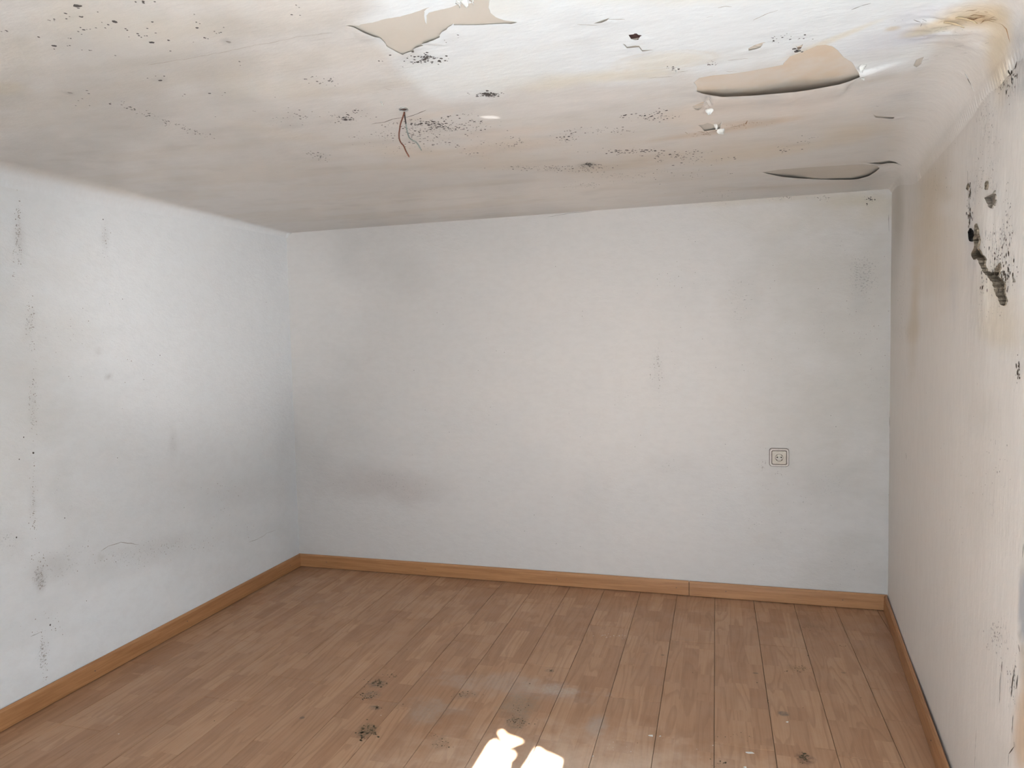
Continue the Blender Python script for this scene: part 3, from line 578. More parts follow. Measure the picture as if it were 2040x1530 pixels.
# ---------------------------------------------------------------- floor: laminate planks, each its own board
bm = bmesh.new(); box(bm, -L-.2, XR+.2, YR-.2, D+.2, -.06, -.0085)
floor = bm_obj('floor', bm, M_gap, None, kind='structure')
J = {-7: 2.49, -6: 3.19, -5: 2.41, -4: 2.996, -3: 2.245, -2: 2.84, -1: 2.03, 0: 2.645, 1: 3.225, 2: 2.415, 3: 1.98, 4: 2.44, 5: 2.95, 6: 2.3}
PL = 1.285
def plank(x0, x1, y0, y1, dz):
    g = .0008; x0 += g; x1 -= g; y0 += g; y1 -= g
    def xlim(y): return xr_at(y)+.012
    q = []
    for (x, y) in ((x0, y0), (x1, y0), (x1, y1), (x0, y1)): q.append((min(x, xlim(y)), y))
    if xlim(y0) < x1 and xlim(y1) > x1:                                   # crossed by the splayed wall
        yc = (XR+.012-x1)/(-math.tan(SPL)); yc = D-(x1-XR-.012)/math.tan(SPL); q = [(x0, y0), (min(x1, xlim(y0)), y0), (x1, min(max(yc, y0), y1)), (x1, y1), (x0, y1)]
    if q[1][0]-x0 < .004 and q[-2][0]-x0 < .004: return None
    q = [(max(x0, a), b) for a, b in q]
    c = np.mean(q, 0); ins = [(x+np.sign(c[0]-x)*.0009, y+np.sign(c[1]-y)*.0009) for x, y in q]; n = len(q)
    V = [(x, y, dz) for x, y in ins]+[(x, y, dz-.0008) for x, y in q]+[(x, y, -.008) for x, y in q]
    F = [tuple(range(n))]+[(i, n+i, n+(i+1) % n, (i+1) % n)[::1] for i in range(n)]+[(n+i, 2*n+i, 2*n+(i+1) % n, n+(i+1) % n) for i in range(n)]
    me = bpy.data.meshes.new('plank'); me.from_pydata(V, [], F); me.update(); return me
k0 = math.floor((-L-PX0)/PW)-0; k1 = math.ceil((XR-PX0)/PW)
for k in range(k0, k1):
    ys = J.get(k, 2.2+((k*0.618) % 1)*PL); js = [ys+i*PL for i in range(-4, 4)]
    cuts = [YR]+[j for j in js if YR+.08 < j < D-.05]+[D-.006]
    for a, b in zip(cuts[:-1], cuts[1:]):
        me = plank(max(PX0+k*PW, -L+.002), PX0+(k+1)*PW, a, b, random.uniform(-.0003, .0002))
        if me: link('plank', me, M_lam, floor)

# ---------------------------------------------------------------- skirting boards
def skirting(name, A, B, n, mat, gap=0.0, ht=.0795, screws=(), wobble=0.0):
    """profile swept from A to B along the wall; n points into the room"""
    A = np.array(A, float); B = np.array(B, float); n = np.array(n, float); t = (B-A); Ln = np.linalg.norm(t); t /= Ln
    prof = [(gap, .003), (gap, ht-.002), (gap+.003, ht), (gap+.007, ht-.0008), (gap+.012, ht-.010), (gap+.0135, ht-.03), (gap+.015, .006), (gap+.0145, .003)]
    N = 24; V = []; F = []; m = len(prof)
    for i in range(N+1):
        s = i/N; wb = wobble*math.sin(s*math.pi)
        for d, z in prof: p = A+t*Ln*s+n*(d+wb); V.append((p[0], p[1], z))
    for i in range(N):
        for j in range(m): a = i*m+j; b = i*m+(j+1) % m; F.append((a, b, b+m, a+m))
    F += [tuple(range(m))[::-1], tuple(N*m+j for j in range(m))]
    me = mesh_pd(name, V, F, False); o = link(name, me, mat, None, kind='structure')
    for s in screws:
        c = A+t*Ln*s+n*(gap+.0138); bmm = bmesh.new(); 
        bmesh.ops.create_cone(bmm, cap_ends=True, segments=12, radius1=.0028, radius2=.0022, depth=.003)
        q = Vector(n).to_track_quat('Z', 'Y').to_matrix().to_4x4(); q.translation = Vector((c[0], c[1], .040)); bmesh.ops.transform(bmm, matrix=q, verts=bmm.verts)
        bm_obj('screw', bmm, M_grime, o)
    return o
jb = on_back(1373, 1170)[0]
def sx(px): return (on_back(px, 1145)[0]+L)/(jb+L)
skirting('baseboard_back', (-L, D, 0), (jb-.0014, D, 0), (0, -1, 0), M_bbx, .001, screws=[sx(p) for p in (654, 850, 1110, 1348)])
skirting('baseboard_back', (jb+.0015, D, 0), (XR-.004, D, 0), (0, -1, 0), M_bbx, .0025, screws=[(on_back(p, 1180)[0]-jb)/(XR-jb) for p in (1446, 1679)])
bm = bmesh.new(); box(bm, jb-.012, jb+.012, D-.010, D-.002, .002, .074); bm_obj('joint_shade_strip', bm, M_gap, bpy.data.objects['baseboard_back'])  # dark strip added so the joint gap reads as shaded
def sy(px, py): return (D-on_left(px, py)[1])/(D-YR)
skirting('baseboard_left', (-L, D-.012, 0), (-L, YR, 0), (1, 0, 0), M_bby, .001, screws=[sy(576, 1126), sy(371, 1240), sy(187, 1337)])
skirting('baseboard_right', tuple(PR+TR*.014), tuple(PR+TR*4.3), tuple(NR), M_bby, .006, screws=[.30, .47], wobble=.0)

# ---------------------------------------------------------------- marks lying on the surfaces: mould colonies, cracks, crumbs (one object per kind, too small to pick apart)
class Marks:
    def __init__(s): s.V = []; s.F = []
    def dot(s, P, a, b, ra, rb, rot=None):
        n = random.choice((5, 6, 7, 8)); k = len(s.V); ph = random.uniform(0, 6.28) if rot is None else rot
        ca, sa = math.cos(ph), math.sin(ph)
        for i in range(n):
            t = 6.283*i/n; r = random.uniform(.7, 1.15); x, y = ra*r*math.cos(t), rb*r*math.sin(t); x, y = x*ca-y*sa, x*sa+y*ca
            s.V.append(P+a*x+b*y)
        s.F.append(tuple(range(k, k+n)))
    def line(s, pts, nrm, wd):
        pts = [np.array(p) for p in pts]; k = len(s.V)
        for i, p in enumerate(pts):
            t = pts[min(i+1, len(pts)-1)]-pts[max(i-1, 0)]; t /= (np.linalg.norm(t)+1e-9); sd = np.cross(t, nrm); e = wd*(.35 if i in (0, len(pts)-1) else random.uniform(.6, 1.3))/2
            s.V += [p-sd*e, p+sd*e]
        for i in range(len(pts)-1): s.F.append((k+2*i, k+2*i+1, k+2*i+3, k+2*i+2))
    def build(s, name, mat, parent, **kw):
        if s.V: return link(name, mesh_pd(name, s.V, s.F, False), mat, parent, kind='stuff', **kw)
EX, EY, EZ = np.array([1., 0, 0]), np.array([0, 1., 0]), np.array([0, 0, 1.])
SURF = {'c': (lambda x, y: on_ceiling(x, y)-EZ*.0005, EX, EY, -EZ), 'b': (lambda x, y: on_back(x, y)+0, EX, EZ, -EY),
        'l': (lambda x, y: on_left(x, y)+0, EY, EZ, EX), 'r': (lambda x, y: on_right(x, y)+0, TR, EZ, NR), 'f': (lambda x, y: on_floor(x, y, .0004), EX, EY, EZ)}
def back_off(u, v): return (fbm(np.array([u*1.3]), np.array([v*1.3]), 31, 3)[0]-.5)*.010*min(1, min(u+L, XR-u)*6)*(1-float(sstep(H-.3, H-.04, v)))
def left_off(u, v): return -(fbm(np.array([u*1.4]), np.array([v*1.4]), 51, 3)[0]-.5)*.014*min(1, (D-u)*5)*(1-float(sstep(H-.35, H-.1, v)))
def right_off(u, v):
    hu, hv = rw_uv(1960, 500); e = (fbm(np.array([u*1.5]), np.array([v*.9]), 71, 3)[0]-.5)*.014*min(1, u*5)*(1-float(sstep(H-.35, H-.12, v)))
    return e+.012*math.exp(-(((u-hu)/.12)**2+((v-hv)/.22)**2))+.004*(fbm(np.array([u*22]), np.array([v*16]), 75, 3)[0]-.5)*math.exp(-(((u-hu)/.25)**2+((v-hv)/.45)**2))
def pt(sf, x, y):
    P = SURF[sf][0](x, y)
    if sf == 'b': P = P+EY*(back_off(P[0], P[2])-.0006)
    if sf == 'l': P = P+EX*(left_off(P[1], P[2])+.0006)
    if sf == 'r': u = (P-PR)@TR; P = P+NR*(right_off(u, P[2])+.0008)
    return P
def near_hole(x, y): return any(in_poly(np.array([float(x)]), np.array([float(y)]), h.px)[0] for h in HOLES)
def cluster(mk, sf, cx, cy, rx, ry, n, size, rot=0, clump=.5, el=1.3):
    a = math.radians(rot); seeds = []
    for i in range(n):
        if seeds and random.random() < clump:
            q = random.choice(seeds); x, y = q[0]+random.gauss(0, rx*.12), q[1]+random.gauss(0, ry*.2)
        else:
            u, v = random.gauss(0, .45), random.gauss(0, .45); x = cx+u*rx*math.cos(a)-v*ry*math.sin(a); y = cy+u*rx*math.sin(a)+v*ry*math.cos(a)
        seeds.append((x, y))
        if sf == 'c' and near_hole(x, y): continue
        s = size*.001*min(2.2, random.lognormvariate(0, .45)); mk.dot(pt(sf, x, y), SURF[sf][1], SURF[sf][2], s*random.uniform(1, el), s)
def crack(mk, sf, pts, wd, jit=1.2):
    q = []
    for i in range(len(pts)-1):
        a, b = pts[i], pts[i+1]; n = max(1, int(math.hypot(b[0]-a[0], b[1]-a[1])/7))
        for j in range(n): t = j/n; q.append((a[0]+(b[0]-a[0])*t+random.uniform(-jit, jit)*(j > 0), a[1]+(b[1]-a[1])*t+random.uniform(-jit, jit)*.6*(j > 0)))
    q.append(pts[-1]); mk.line([pt(sf, *p) for p in q], SURF[sf][3], wd*.001)

mc = Marks(); ms = Marks(); ck = Marks(); cf = Marks(); ru = Marks()
S = 2.914
for X, Y, r in [(447,32,14),(382,77,6),(470,97,6),(480,95,4),(664,124,10),(728,165,5),(738,174,5),(485,172,6),(467,159,4),(454,182,4),(504,170,3),(523,168,3),(557,161,4),(628,142,5),(611,161,4),(591,128,3),(800,195,5),(806,206,5),(820,215,4),(840,207,3),(853,207,4),(855,163,4),(885,126,5),(903,190,4),(882,245,11),(979,233,6),(316,265,9),(315,284,4),(224,214,6),(405,263,4),(392,265,3),(474,198,3),(748,213,3),(832,7,6),(832,15,5),(787,10,4),(898,9,4),(1140,127,4),(1144,161,6),(1187,218,6),(1207,224,4),(1122,243,3),(1245,181,3),(1283,187,4),(1257,193,3),(1272,190,3),(1299,158,3),(932,466,10),(405,538,11),(1325,242,11),(476,289,3),(520,291,4),(530,291,3),(669,321,4),(989,295,4),(857,453,4),(953,441,5),(903,440,3),(1390,356,4),(1395,378,3),(1217,541,7),(1072,546,5),(1060,556,3),(1306,537,4),(1290,553,3),(1779,458,5),(1856,485,4),(1793,482,3),(1597,564,3),(1738,638,5),(1674,624,3),(1812,647,4),(1780,678,4),(1737,671,4),(1703,675,3),(1755,724,4),(1685,727,4),(1719,28,3),(1736,42,3),(1693,84,5),(1741,87,3),(1945,498,3),(404,95,3),(385,108,4),(315,110,4),(315,118,3),(280,115,3),(290,118,3),(35,176,4),(42,181,4),(8,182,3),(410,222,4),(396,220,3),(455,46,4),(470,32,4),(1160,136,3),(1128,82,3),(568,68,3),(505,525,5),(515,542,5),(478,572,4),(455,583,4),(520,612,4),(440,612,4),(1470,643,3),(1250,677,3),(1480,645,3)]:
    P = pt('c', X/S, Y/S); r_ = r*.00036; soft = r > 10 and X in (932, 405, 1325)
    (ms if soft else mc).dot(P, EX, EY, r_*1.5, r_*1.9)
def clc(cx, cy, rx, ry, n, sz, **k): cluster(mc, 'c', cx, cy, rx, ry, int(n*1.25), sz*1.2, **k)
for i in range(12):                                             # the colony that trails across the left part of the ceiling
    t = i/11; clc((680+520*t)/S, (600+190*t)/S, 16, 5, 9, 1.3)
for a in [(836, 120, 58, 15, 62, 2.0), (855, 250, 62, 12, 130, 1.9), (850, 262, 90, 22, 120, 1.7), (700, 232, 50, 20, 34, 1.6), (870, 285, 70, 12, 34, 1.6), (950, 250, 90, 18, 60, 1.6), (945, 308, 32, 7, 18, 1.3), (1130, 270, 48, 12, 44, 1.9), (1220, 258, 70, 8, 40, 1.6), (1050, 335, 70, 6, 60, 1.5), (1160, 336, 66, 10, 76, 1.7),
          (1240, 352, 70, 10, 44, 1.5), (1300, 303, 120, 8, 100, 2.1), (1370, 316, 76, 12, 66, 1.9), (1560, 298, 38, 5, 16, 1.8), (1300, 232, 60, 10, 54, 2.0), (1170, 368, 66, 6, 40, 1.4), (640, 312, 28, 10, 42, 1.4), (1010, 285, 70, 14, 40, 1.4), (975, 188, 26, 6, 60, 2.2), (1170, 328, 26, 5, 70, 2.0), (690, 236, 20, 6, 30, 2.4), (1380, 340, 70, 16, 30, 1.5),
          (640, 160, 40, 14, 16, 1.4), (580, 235, 60, 18, 24, 1.1), (800, 300, 130, 26, 30, 1.0), (1600, 280, 60, 10, 14, 1.5), (900, 60, 60, 30, 8, 1.0), (730, 270, 60, 20, 24, 1.2), (1440, 385, 130, 8, 20, 1.4)]:
    clc(*a)
crack(ck, 'c', [(740, 247), (766, 243), (782, 237), (811, 233), (830, 227), (849, 219)], 2.6)
crack(cf, 'c', [(295, 129), (412, 110), (480, 96), (508, 89), (535, 86), (597, 72), (662, 65)], 1.3)
for l in ([(742, 186), (758, 184)], [(766, 175), (782, 179)], [(1447, 142), (1468, 142)]): crack(cf, 'c', l, 1.5)
# scratches and rust in the far part and in the wet corner
for l in ([(1407, 262), (1412, 266)], [(1472, 250), (1486, 246), (1489, 240)], [(1455, 253), (1475, 250)], [(1390, 262), (1404, 264)], [(1425, 260), (1440, 258)], [(1365, 263), (1370, 266)], [(1400, 267), (1414, 268)]): crack(ru, 'c', l, 4)
cluster(ru, 'c', 1480, 250, 70, 6, 40, 1.6, -6); cluster(ru, 'c', 1395, 268, 50, 4, 24, 1.5, -4)
for i in range(26):
    x, y = random.gauss(1938, 16), random.gauss(33, 8); crack(ru, 'c', [(x, y), (x+random.uniform(8, 24), y+random.uniform(-6, 2))], 2.2)
for l in ([(1696, 19), (1714, 12)], [(1714, 12), (1735, 6)], [(1820, 39), (1834, 44)], [(1839, 41), (1834, 52)], [(1838, 120), (1850, 118)], [(1860, 112), (1868, 110)], [(1898, 118), (1910, 117)], [(1914, 106), (1935, 104)], [(1877, 110), (1880, 109)], [(1847, 221), (1862, 219)], [(1831, 241), (1845, 240)], [(1768, 300), (1782, 300)], [(1745, 211), (1750, 212)], [(1900, 93), (1920, 90)], [(1962, 82), (1970, 78)], [(1846, 40), (1838, 38)], [(1782, 41), (1784, 41)], [(1797, 39), (1799, 39)]): crack(ck, 'c', l, 2.2, .4)
for l in ([(1430, 15), (1444, 12), (1458, 13)], [(1408, 34), (1420, 32)], [(1500, 40), (1530, 26), (1550, 20)], [(1210, 38), (1245, 38)], [(1150, 48), (1190, 50)], [(1290, 155), (1340, 152)], [(1350, 143), (1370, 141)], [(1450, 120), (1490, 116)]): crack(cf, 'c', l, 1.8, .6)
clc(1560, 70, 60, 20, 16, 1.5); clc(1590, 98, 14, 8, 6, 2.5); clc(1345, 135, 14, 5, 14, 1.6); clc(1420, 125, 20, 8, 12, 1.2)
mc.build('mould_spots', M_mould, ceiling); ms.build('faint_mould_spots', M_mouldsoft, ceiling); ck.build('hairline_cracks', M_crack, ceiling); cf.build('faint_cracks', M_crackf, ceiling); ru.build('rust_residue', M_rust, ceiling)

mb = Marks(); mbf = Marks()
for p in [(1385,481),(1330,545),(1161,620),(1160,630),(989,699),(1005,702),(871,623),(883,646),(953,738),(825,738),(847,817),(895,861),(956,951),(974,959),(977,811),(974,827),(989,846),(1100,990),(1156,870),(1064,1026),(1045,1058),(1156,1089),(1400,1025),(1537,715),(1569,964),(1630,575),(1426,732),(1385,543),(1108,1083),(1107,531),(1265,890),(1276,867),(1445,885),(1655,828),(1665,850),(1600,1000)]:
    mb.dot(pt('b', *p), EX, EZ, .0016, .002)
cluster(mb, 'b', 1728, 396, 14, 8, 34, 1.5); cluster(mbf, 'b', 1640, 395, 20, 5, 30, 1.4); cluster(mbf, 'b', 1555, 394, 30, 6, 36, 1.5); cluster(mbf, 'b', 1310, 745, 14, 50, 60, 1.2)
cluster(mbf, 'b', 1500, 640, 240, 200, 120, .9); cluster(mbf, 'b', 1720, 600, 50, 160, 150, 1.0); cluster(mbf, 'b', 1560, 1000, 200, 120, 90, 1.0); cluster(mbf, 'b', 1000, 800, 300, 260, 40, .8)
cluster(mbf, 'b', 740, 960, 160, 40, 80, .9); cluster(mbf, 'b', 1320, 560, 80, 40, 24, 1.1)
crack(mbf, 'b', [(1092, 432), (1140, 424), (1180, 421)], 1.6); crack(mbf, 'b', [(1440, 395), (1530, 388), (1640, 386)], 1.5)
crack(mb, 'b', [(1772, 830), (1773, 1000), (1773, 1180)], 1.2, .3); crack(mb, 'b', [(1770, 428), (1771, 460)], 1.4, .2); mb.dot(pt('b', 1771.5, 987), EX, EZ, .002, .006)
cluster(mbf, 'b', 1555, 915, 34, 30, 60, 1.0); cluster(mbf, 'b', 1520, 925, 6, 14, 20, 1.2)
mb.build('mould_spots', M_mould, wall_back); mbf.build('faint_mould_spots', M_mouldsoft, wall_back)

ml = Marks(); mlf = Marks()
for x, y, r in [(99, 1245, 3.2), (464, 430, 2.2), (172, 1197, 1.6), (205, 437, 2), (243, 596, 1.6), (318, 708, 2), (66, 902, 3), (47, 871, 2), (32, 1071, 2), (38, 915, 2), (234, 912, 1.6), (530, 602, 1.6), (286, 756, 1.3), (32, 1070, 2), (124, 1264, 1.4), (128, 1032, 2), (140, 650, 1)]:
    ml.dot(pt('l', x, y), EY, EZ, r*.0014, r*.0014)
for a in [(36, 470, 10, 90, 110), (60, 640, 12, 60, 70), (66, 810, 10, 100, 90), (66, 1020, 9, 70, 70), (80, 1150, 12, 24, 56), (80, 1165, 6, 8, 24), (88, 1305, 8, 40, 70), (290, 1100, 160, 26, 160), (460, 990, 110, 44, 70), (120, 1110, 70, 40, 60), (210, 480, 14, 50, 40), (100, 1250, 60, 30, 30), (250, 700, 200, 200, 40)]:
    cluster(mlf, 'l', *a, 1.2, rot=-14 if a[2] > 100 else 0)
crack(mlf, 'l', [(495, 1080), (515, 1072), (530, 1062), (547, 1056)], 1.6); crack(ml, 'l', [(60, 1268), (74, 1262), (84, 1257)], 1.1, .3)
crack(mlf, 'l', [(200, 1098), (215, 1088), (240, 1080), (275, 1085)], 2.0)
ml.build('mould_spots', M_mould, wall_left); mlf.build('faint_mould_spots', M_mouldsoft, wall_left)

mr = Marks(); mrf = Marks()
for l, wd in (([(1907, 200), (1910, 222), (1912, 236)], 3.2), ([(1927, 340), (1929, 400)], 2), ([(1930, 400), (1931, 440)], 2.4), ([(1771, 395), (1771, 430)], 1), ([(1805, 902), (1806, 916)], 3.5), ([(1996, 1318), (1995, 1338)], 5), ([(1993, 1340), (1992, 1370), (1991, 1400)], 2), ([(2027, 1284), (2030, 1298)], 5), ([(2020, 1330), (2016, 1360), (2014, 1388)], 5), ([(2026, 1345), (2024, 1372)], 6), ([(2018, 1425), (2016, 1460)], 2.5),
              ([(2020, 1478), (2021, 1488)], 5), ([(2020, 1488), (2010, 1502)], 3), ([(2010, 1502), (2009, 1530)], 1.5), ([(2003, 128), (2010, 143), (2015, 150)], 5), ([(2015, 150), (2016, 163), (2018, 168)], 4), ([(2022, 138), (2027, 122)], 5), ([(1980, 105), (1982, 118)], 3), ([(2008, 90), (2009, 96)], 4), ([(2038, 35), (2039, 48)], 8), ([(2019, 12), (2030, 16)], 4), ([(2036, 1083), (2034, 1110)], 2), ([(1945, 1450), (1942, 1530)], 1.2), ([(1990, 130), (1993, 134)], 4), ([(2000, 160), (1999, 175)], 3)):
    crack(mr, 'r', l, wd, .4)
for a in [(1990, 520, 26, 70, 90, 2.0), (1930, 410, 4, 40, 50, 2.2), (1934, 430, 6, 14, 20, 3.0), (1960, 350, 26, 50, 60, 1.2), (2012, 520, 14, 60, 40, 2.2), (1980, 600, 30, 60, 50, 1.2), (2005, 430, 12, 60, 50, 1.6), (2027, 730, 5, 26, 30, 2.5), (2010, 160, 26, 40, 50, 2.0), (1970, 250, 30, 90, 70, 1.2), (1985, 1270, 26, 40, 60, 1.6), (2014, 1360, 14, 60, 28, 1.8), (1980, 930, 40, 60, 30, 1.2), (1998, 560, 14, 30, 40, 2.8)]:
    cluster(mr if a[5] > 1.9 else mrf, 'r', *a)
cluster(mrf, 'r', 1800, 560, 16, 150, 90, 1.4); cluster(mrf, 'r', 1860, 380, 40, 120, 60, 1.2); cluster(mrf, 'r', 1900, 900, 80, 250, 60, .9)
mr.build('cracks_and_pits', M_crack, wall_right); mrf.build('faint_mould_spots', M_mouldsoft, wall_right)

mf = Marks(); cr = Marks()
for x, y, r in [(1645, 1480, 0), (1855, 1479, 2), (811, 1294, 1.5), (1055, 1362, 2.5), (803, 1403, 2.5), (1035, 1339, 1.2), (1402, 1357, 1), (1380, 1340, 1.6), (1246, 1320, 1), (1508, 1360, 2), (1530, 1395, 1.8), (1600, 1410, 1.4), (1715, 1390, 1.6), (1270, 1480, 1.2), (1415, 1512, 1.6), (470, 1412, 1.4), (427, 1436, 1.6), (131, 1416, 1.2), (1092, 1170, 1), (860, 1160, 1), (666, 1234, 1.4), (820, 1217, 1.2), (1610, 1306, 2)]:
    if r: mf.dot(pt('f', x, y), EX, EY, r*.0016, r*.0016)
for a in [(750, 1362, 26, 8, 50, 2.2), (740, 1386, 34, 9, 44, 2.0), (750, 1410, 12, 5, 20, 2.2), (732, 1456, 20, 18, 80, 2.4), (775, 1345, 14, 6, 14, 2.2), (1035, 1440, 34, 14, 60, 1.5), (1030, 1410, 40, 16, 30, 1.2), (1600, 1510, 12, 14, 26, 2.6), (1625, 1250, 34, 8, 24, 1.5), (1590, 1332, 26, 8, 30, 1.6), (880, 1480, 26, 14, 24, 1.5), (1460, 1470, 50, 16, 20, 1.1), (1095, 1337, 14, 5, 12, 2), (1440, 1520, 30, 6, 12, 2), (930, 1385, 30, 8, 24, 1.6), (1680, 1288, 10, 3, 6, 2)]:
    cluster(mf, 'f', *a)
crack(mf, 'f', [(1846, 1474), (1857, 1479)], 7, .2); crack(mf, 'f', [(1528, 1390), (1531, 1402)], 3.5, .2); crack(mf, 'f', [(1672, 1286), (1683, 1289)], 2.5, .2)
for a in [(1200, 1266, 40, 4, 30, 1.2), (1250, 1272, 30, 4, 14, 1.0), (1300, 1500, 200, 30, 24, .9), (1000, 1300, 500, 120, 16, .9), (236, 1461, 3, 2, 2, 1.8)]:
    cluster(cr, 'f', *a)
mf.build('dirt_specks', M_dirt, floor); cr.build('plaster_dust_specks', M_chip, floor)

# ---------------------------------------------------------------- curled flakes of paint still hanging from the ceiling
def flake(px, py, ln, wd, yaw, curl, hang=.004, mat=M_skin):
    P = on_ceiling(px, py); N = 9; V = []; F = []; d = np.array([math.cos(yaw), math.sin(yaw), 0]); s = np.array([-d[1], d[0], 0])
    x = z = 0.; a = .15
    for i in range(N):
        t = i/(N-1); w_ = wd*(.45+.55*math.sin(math.pi*min(1, t*1.1+.15)))*.5
        c = P+d*x-EZ*(z+.0008)
        for k, q in ((-1, 1), (-.3, .7), (.35, 1.1), (1, .8)): V.append(c+s*w_*k+d*random.uniform(-.0015, .0015)*q-EZ*abs(k)*.0006)
        x += ln/N*math.cos(a); z += ln/N*math.sin(a); a += curl/N
    for i in range(N-1):
        for k in range(3): F.append((i*4+k, i*4+k+1, i*4+k+5, i*4+k+4))
    o = link('paint_flake', mesh_pd('paint_flake', V, F), mat, ceiling); m = o.modifiers.new('thick', 'SOLIDIFY'); m.thickness = .0007
    return o
flake(1438, 256, .034, .026, 2.0, 4.2); flake(1412, 212, .022, .024, 1.3, 2.8); flake(1424, 247, .024, .012, 1.1, 2.2); flake(1716, 150, .026, .010, -1.4, 1.0); flake(1722, 128, .024, .018, 2.0, 2.0)
flake(1344, 136, .014, .014, .4, 3); flake(758, 203, .014, .018, .3, 2.4); flake(1905, 37, .05, .008, .15, .5, mat=M_ochre); flake(1880, 44, .05, .008, .12, .5, mat=M_ochre)
flake(908, 3, .016, .018, .4, 2.0); flake(921, 0, .018, .02, .9, 1.5); flake(934, -3, .016, .02, .2, 2.0)

# ---------------------------------------------------------------- cable stub hanging from the ceiling
def tube(path, r, mat_name_obj, parent, mat, taper=None, seg=8):
    V = []; F = []; path = [np.array(p, float) for p in path]
    # smooth the path (catmull-rom)
    q = []
    for i in range(len(path)-1):
        p0 = path[max(i-1, 0)]; p1 = path[i]; p2 = path[i+1]; p3 = path[min(i+2, len(path)-1)]
        for j in range(6):
            t = j/6; q.append(.5*((2*p1)+(-p0+p2)*t+(2*p0-5*p1+4*p2-p3)*t*t+(-p0+3*p1-3*p2+p3)*t**3))
    q.append(path[-1]); ref = np.array([.3, 1, .1])
    for i, p in enumerate(q):
        t = q[min(i+1, len(q)-1)]-q[max(i-1, 0)]; t /= np.linalg.norm(t)+1e-12; a = np.cross(t, ref); a /= np.linalg.norm(a)+1e-12; b = np.cross(t, a)
        rr = r if taper is None else r*taper(i/(len(q)-1))
        for k in range(seg): th = 6.283*k/seg; V.append(p+a*rr*math.cos(th)+b*rr*math.sin(th))
    n = len(q)
    for i in range(n-1):
        for k in range(seg): F.append((i*seg+k, i*seg+(k+1) % seg, (i+1)*seg+(k+1) % seg, (i+1)*seg+k))
    F += [tuple(range(seg))[::-1], tuple((n-1)*seg+k for k in range(seg))]
    return link(mat_name_obj, mesh_pd(mat_name_obj, V, F), mat, parent)
cp = on_ceiling(804, 217)
cable = bpy.data.objects.new('ceiling_cable', None); col.objects.link(cable); cable.empty_display_size = .05
cable['label'] = 'short cut cable with bare brown and grey-green wires hanging from the ceiling'; cable['category'] = 'cable'
CN = np.array([math.sin(YAW), math.cos(YAW), 0]); 
def hang(px, py, off=0.0): return on_plane(px, py, CN, cp@CN+off)
def k6(X, Y, off=0.0): return hang(760+X/10.925, 190+Y/10.925, off)
tube([cp+np.array([0, 0, .004]), k6(492, 345), k6(487, 400), k6(455, 500), k6(415, 620), k6(395, 740), k6(382, 860), k6(392, 960), k6(430, 1040), k6(480, 1095), k6(530, 1210), k6(575, 1290), k6(605, 1345)], .0021, 'brown_wire', cable, M_wbrown, lambda t: 1 if t < .96 else .7)['label'] = 'brown insulated wire'
dw = tube([cp+np.array([.001, 0, .004]), k6(497, 345, .004), k6(505, 430, .006), k6(520, 540, .007), k6(532, 620, .008)], .0021, 'dark_wire_sleeve', cable, M_wdark)
tube([k6(530, 610, .008), k6(545, 720, .010), k6(570, 820, .012), k6(600, 910, .012), k6(665, 970, .010), k6(735, 1005, .006), k6(785, 1055, .0), k6(830, 1130, -.004), k6(870, 1195, -.008)], .0019, 'grey_wire', cable, M_wgrey, lambda t: 1 if t < .9 else .75)['label'] = 'grey-green insulated wire'
# twisted metal clip around the cable at the ceiling
tube([cp+np.array([.012*math.cos(a), .014*math.sin(a), -.002-.0012*math.sin(2*a)]) for a in np.linspace(0, 6.6, 12)], .0016, 'metal_ring', cable, M_metal)
tube([cp+np.array(v) for v in ((-.012, .0, -.003), (-.004, -.006, -.006), (.004, -.004, -.008), (.012, .003, -.004))], .0014, 'metal_clip', cable, M_metal)
bm = bmesh.new(); bmesh.ops.create_cone(bm, cap_ends=True, segments=14, radius1=.009, radius2=.013, depth=.004); bmesh.ops.translate(bm, verts=bm.verts, vec=cp-np.array([0, 0, .0005])); bm_obj('cable_outlet', bm, M_grime, cable)

# ---------------------------------------------------------------- old socket on the back wall
def rrect(w_, h_, r, n=6):
    P = []
    for cx, cy, a0 in ((w_/2-r, h_/2-r, 0), (-w_/2+r, h_/2-r, 90), (-w_/2+r, -h_/2+r, 180), (w_/2-r, -h_/2+r, 270)):
        for i in range(n+1): a = math.radians(a0+90*i/n); P.append((cx+r*math.cos(a), cy+r*math.sin(a)))
    return P
def loft(name, loops, cap, mat, parent, smooth=False):
    V = []; F = []; n = len(loops[0][0])
    for pts, d in loops: V += [(x, -d, z) for x, z in pts]
    for i in range(len(loops)-1):
        for k in range(n): a = i*n+k; b = i*n+(k+1) % n; F.append((a, b, b+n, a+n))
    if cap: m = (len(loops)-1)*n; F.append(tuple(range(m, m+n)))
    return link(name, mesh_pd(name, V, F, smooth), mat, parent)
A_, B_ = on_back(1533, 893), on_back(1571, 929); sc_c = (A_+B_)/2; sw, sh = (B_[0]-A_[0]), (A_[2]-B_[2])
so = bpy.data.objects.new('wall_socket', None); col.objects.link(so); so.location = (sc_c[0], D-.0005+back_off(sc_c[0], sc_c[2]), sc_c[2]); so.empty_display_size = .05
so['label'] = 'old grimy cream square wall socket with rounded frame on the back wall'; so['category'] = 'socket'
loft('grime_shadow_seal', [(rrect(sw+.004, sh+.004, .014), -.004), (rrect(sw+.004, sh+.004, .014), .002)], True, M_grime, so)
loft('frame', [(rrect(sw, sh, .013), -.003), (rrect(sw, sh, .013), .008), (rrect(sw-.004, sh-.004, .012), .011), (rrect(sw-.016, sh-.016, .008), .011), (rrect(sw-.019, sh-.019, .007), .006)], False, M_creamf, so)
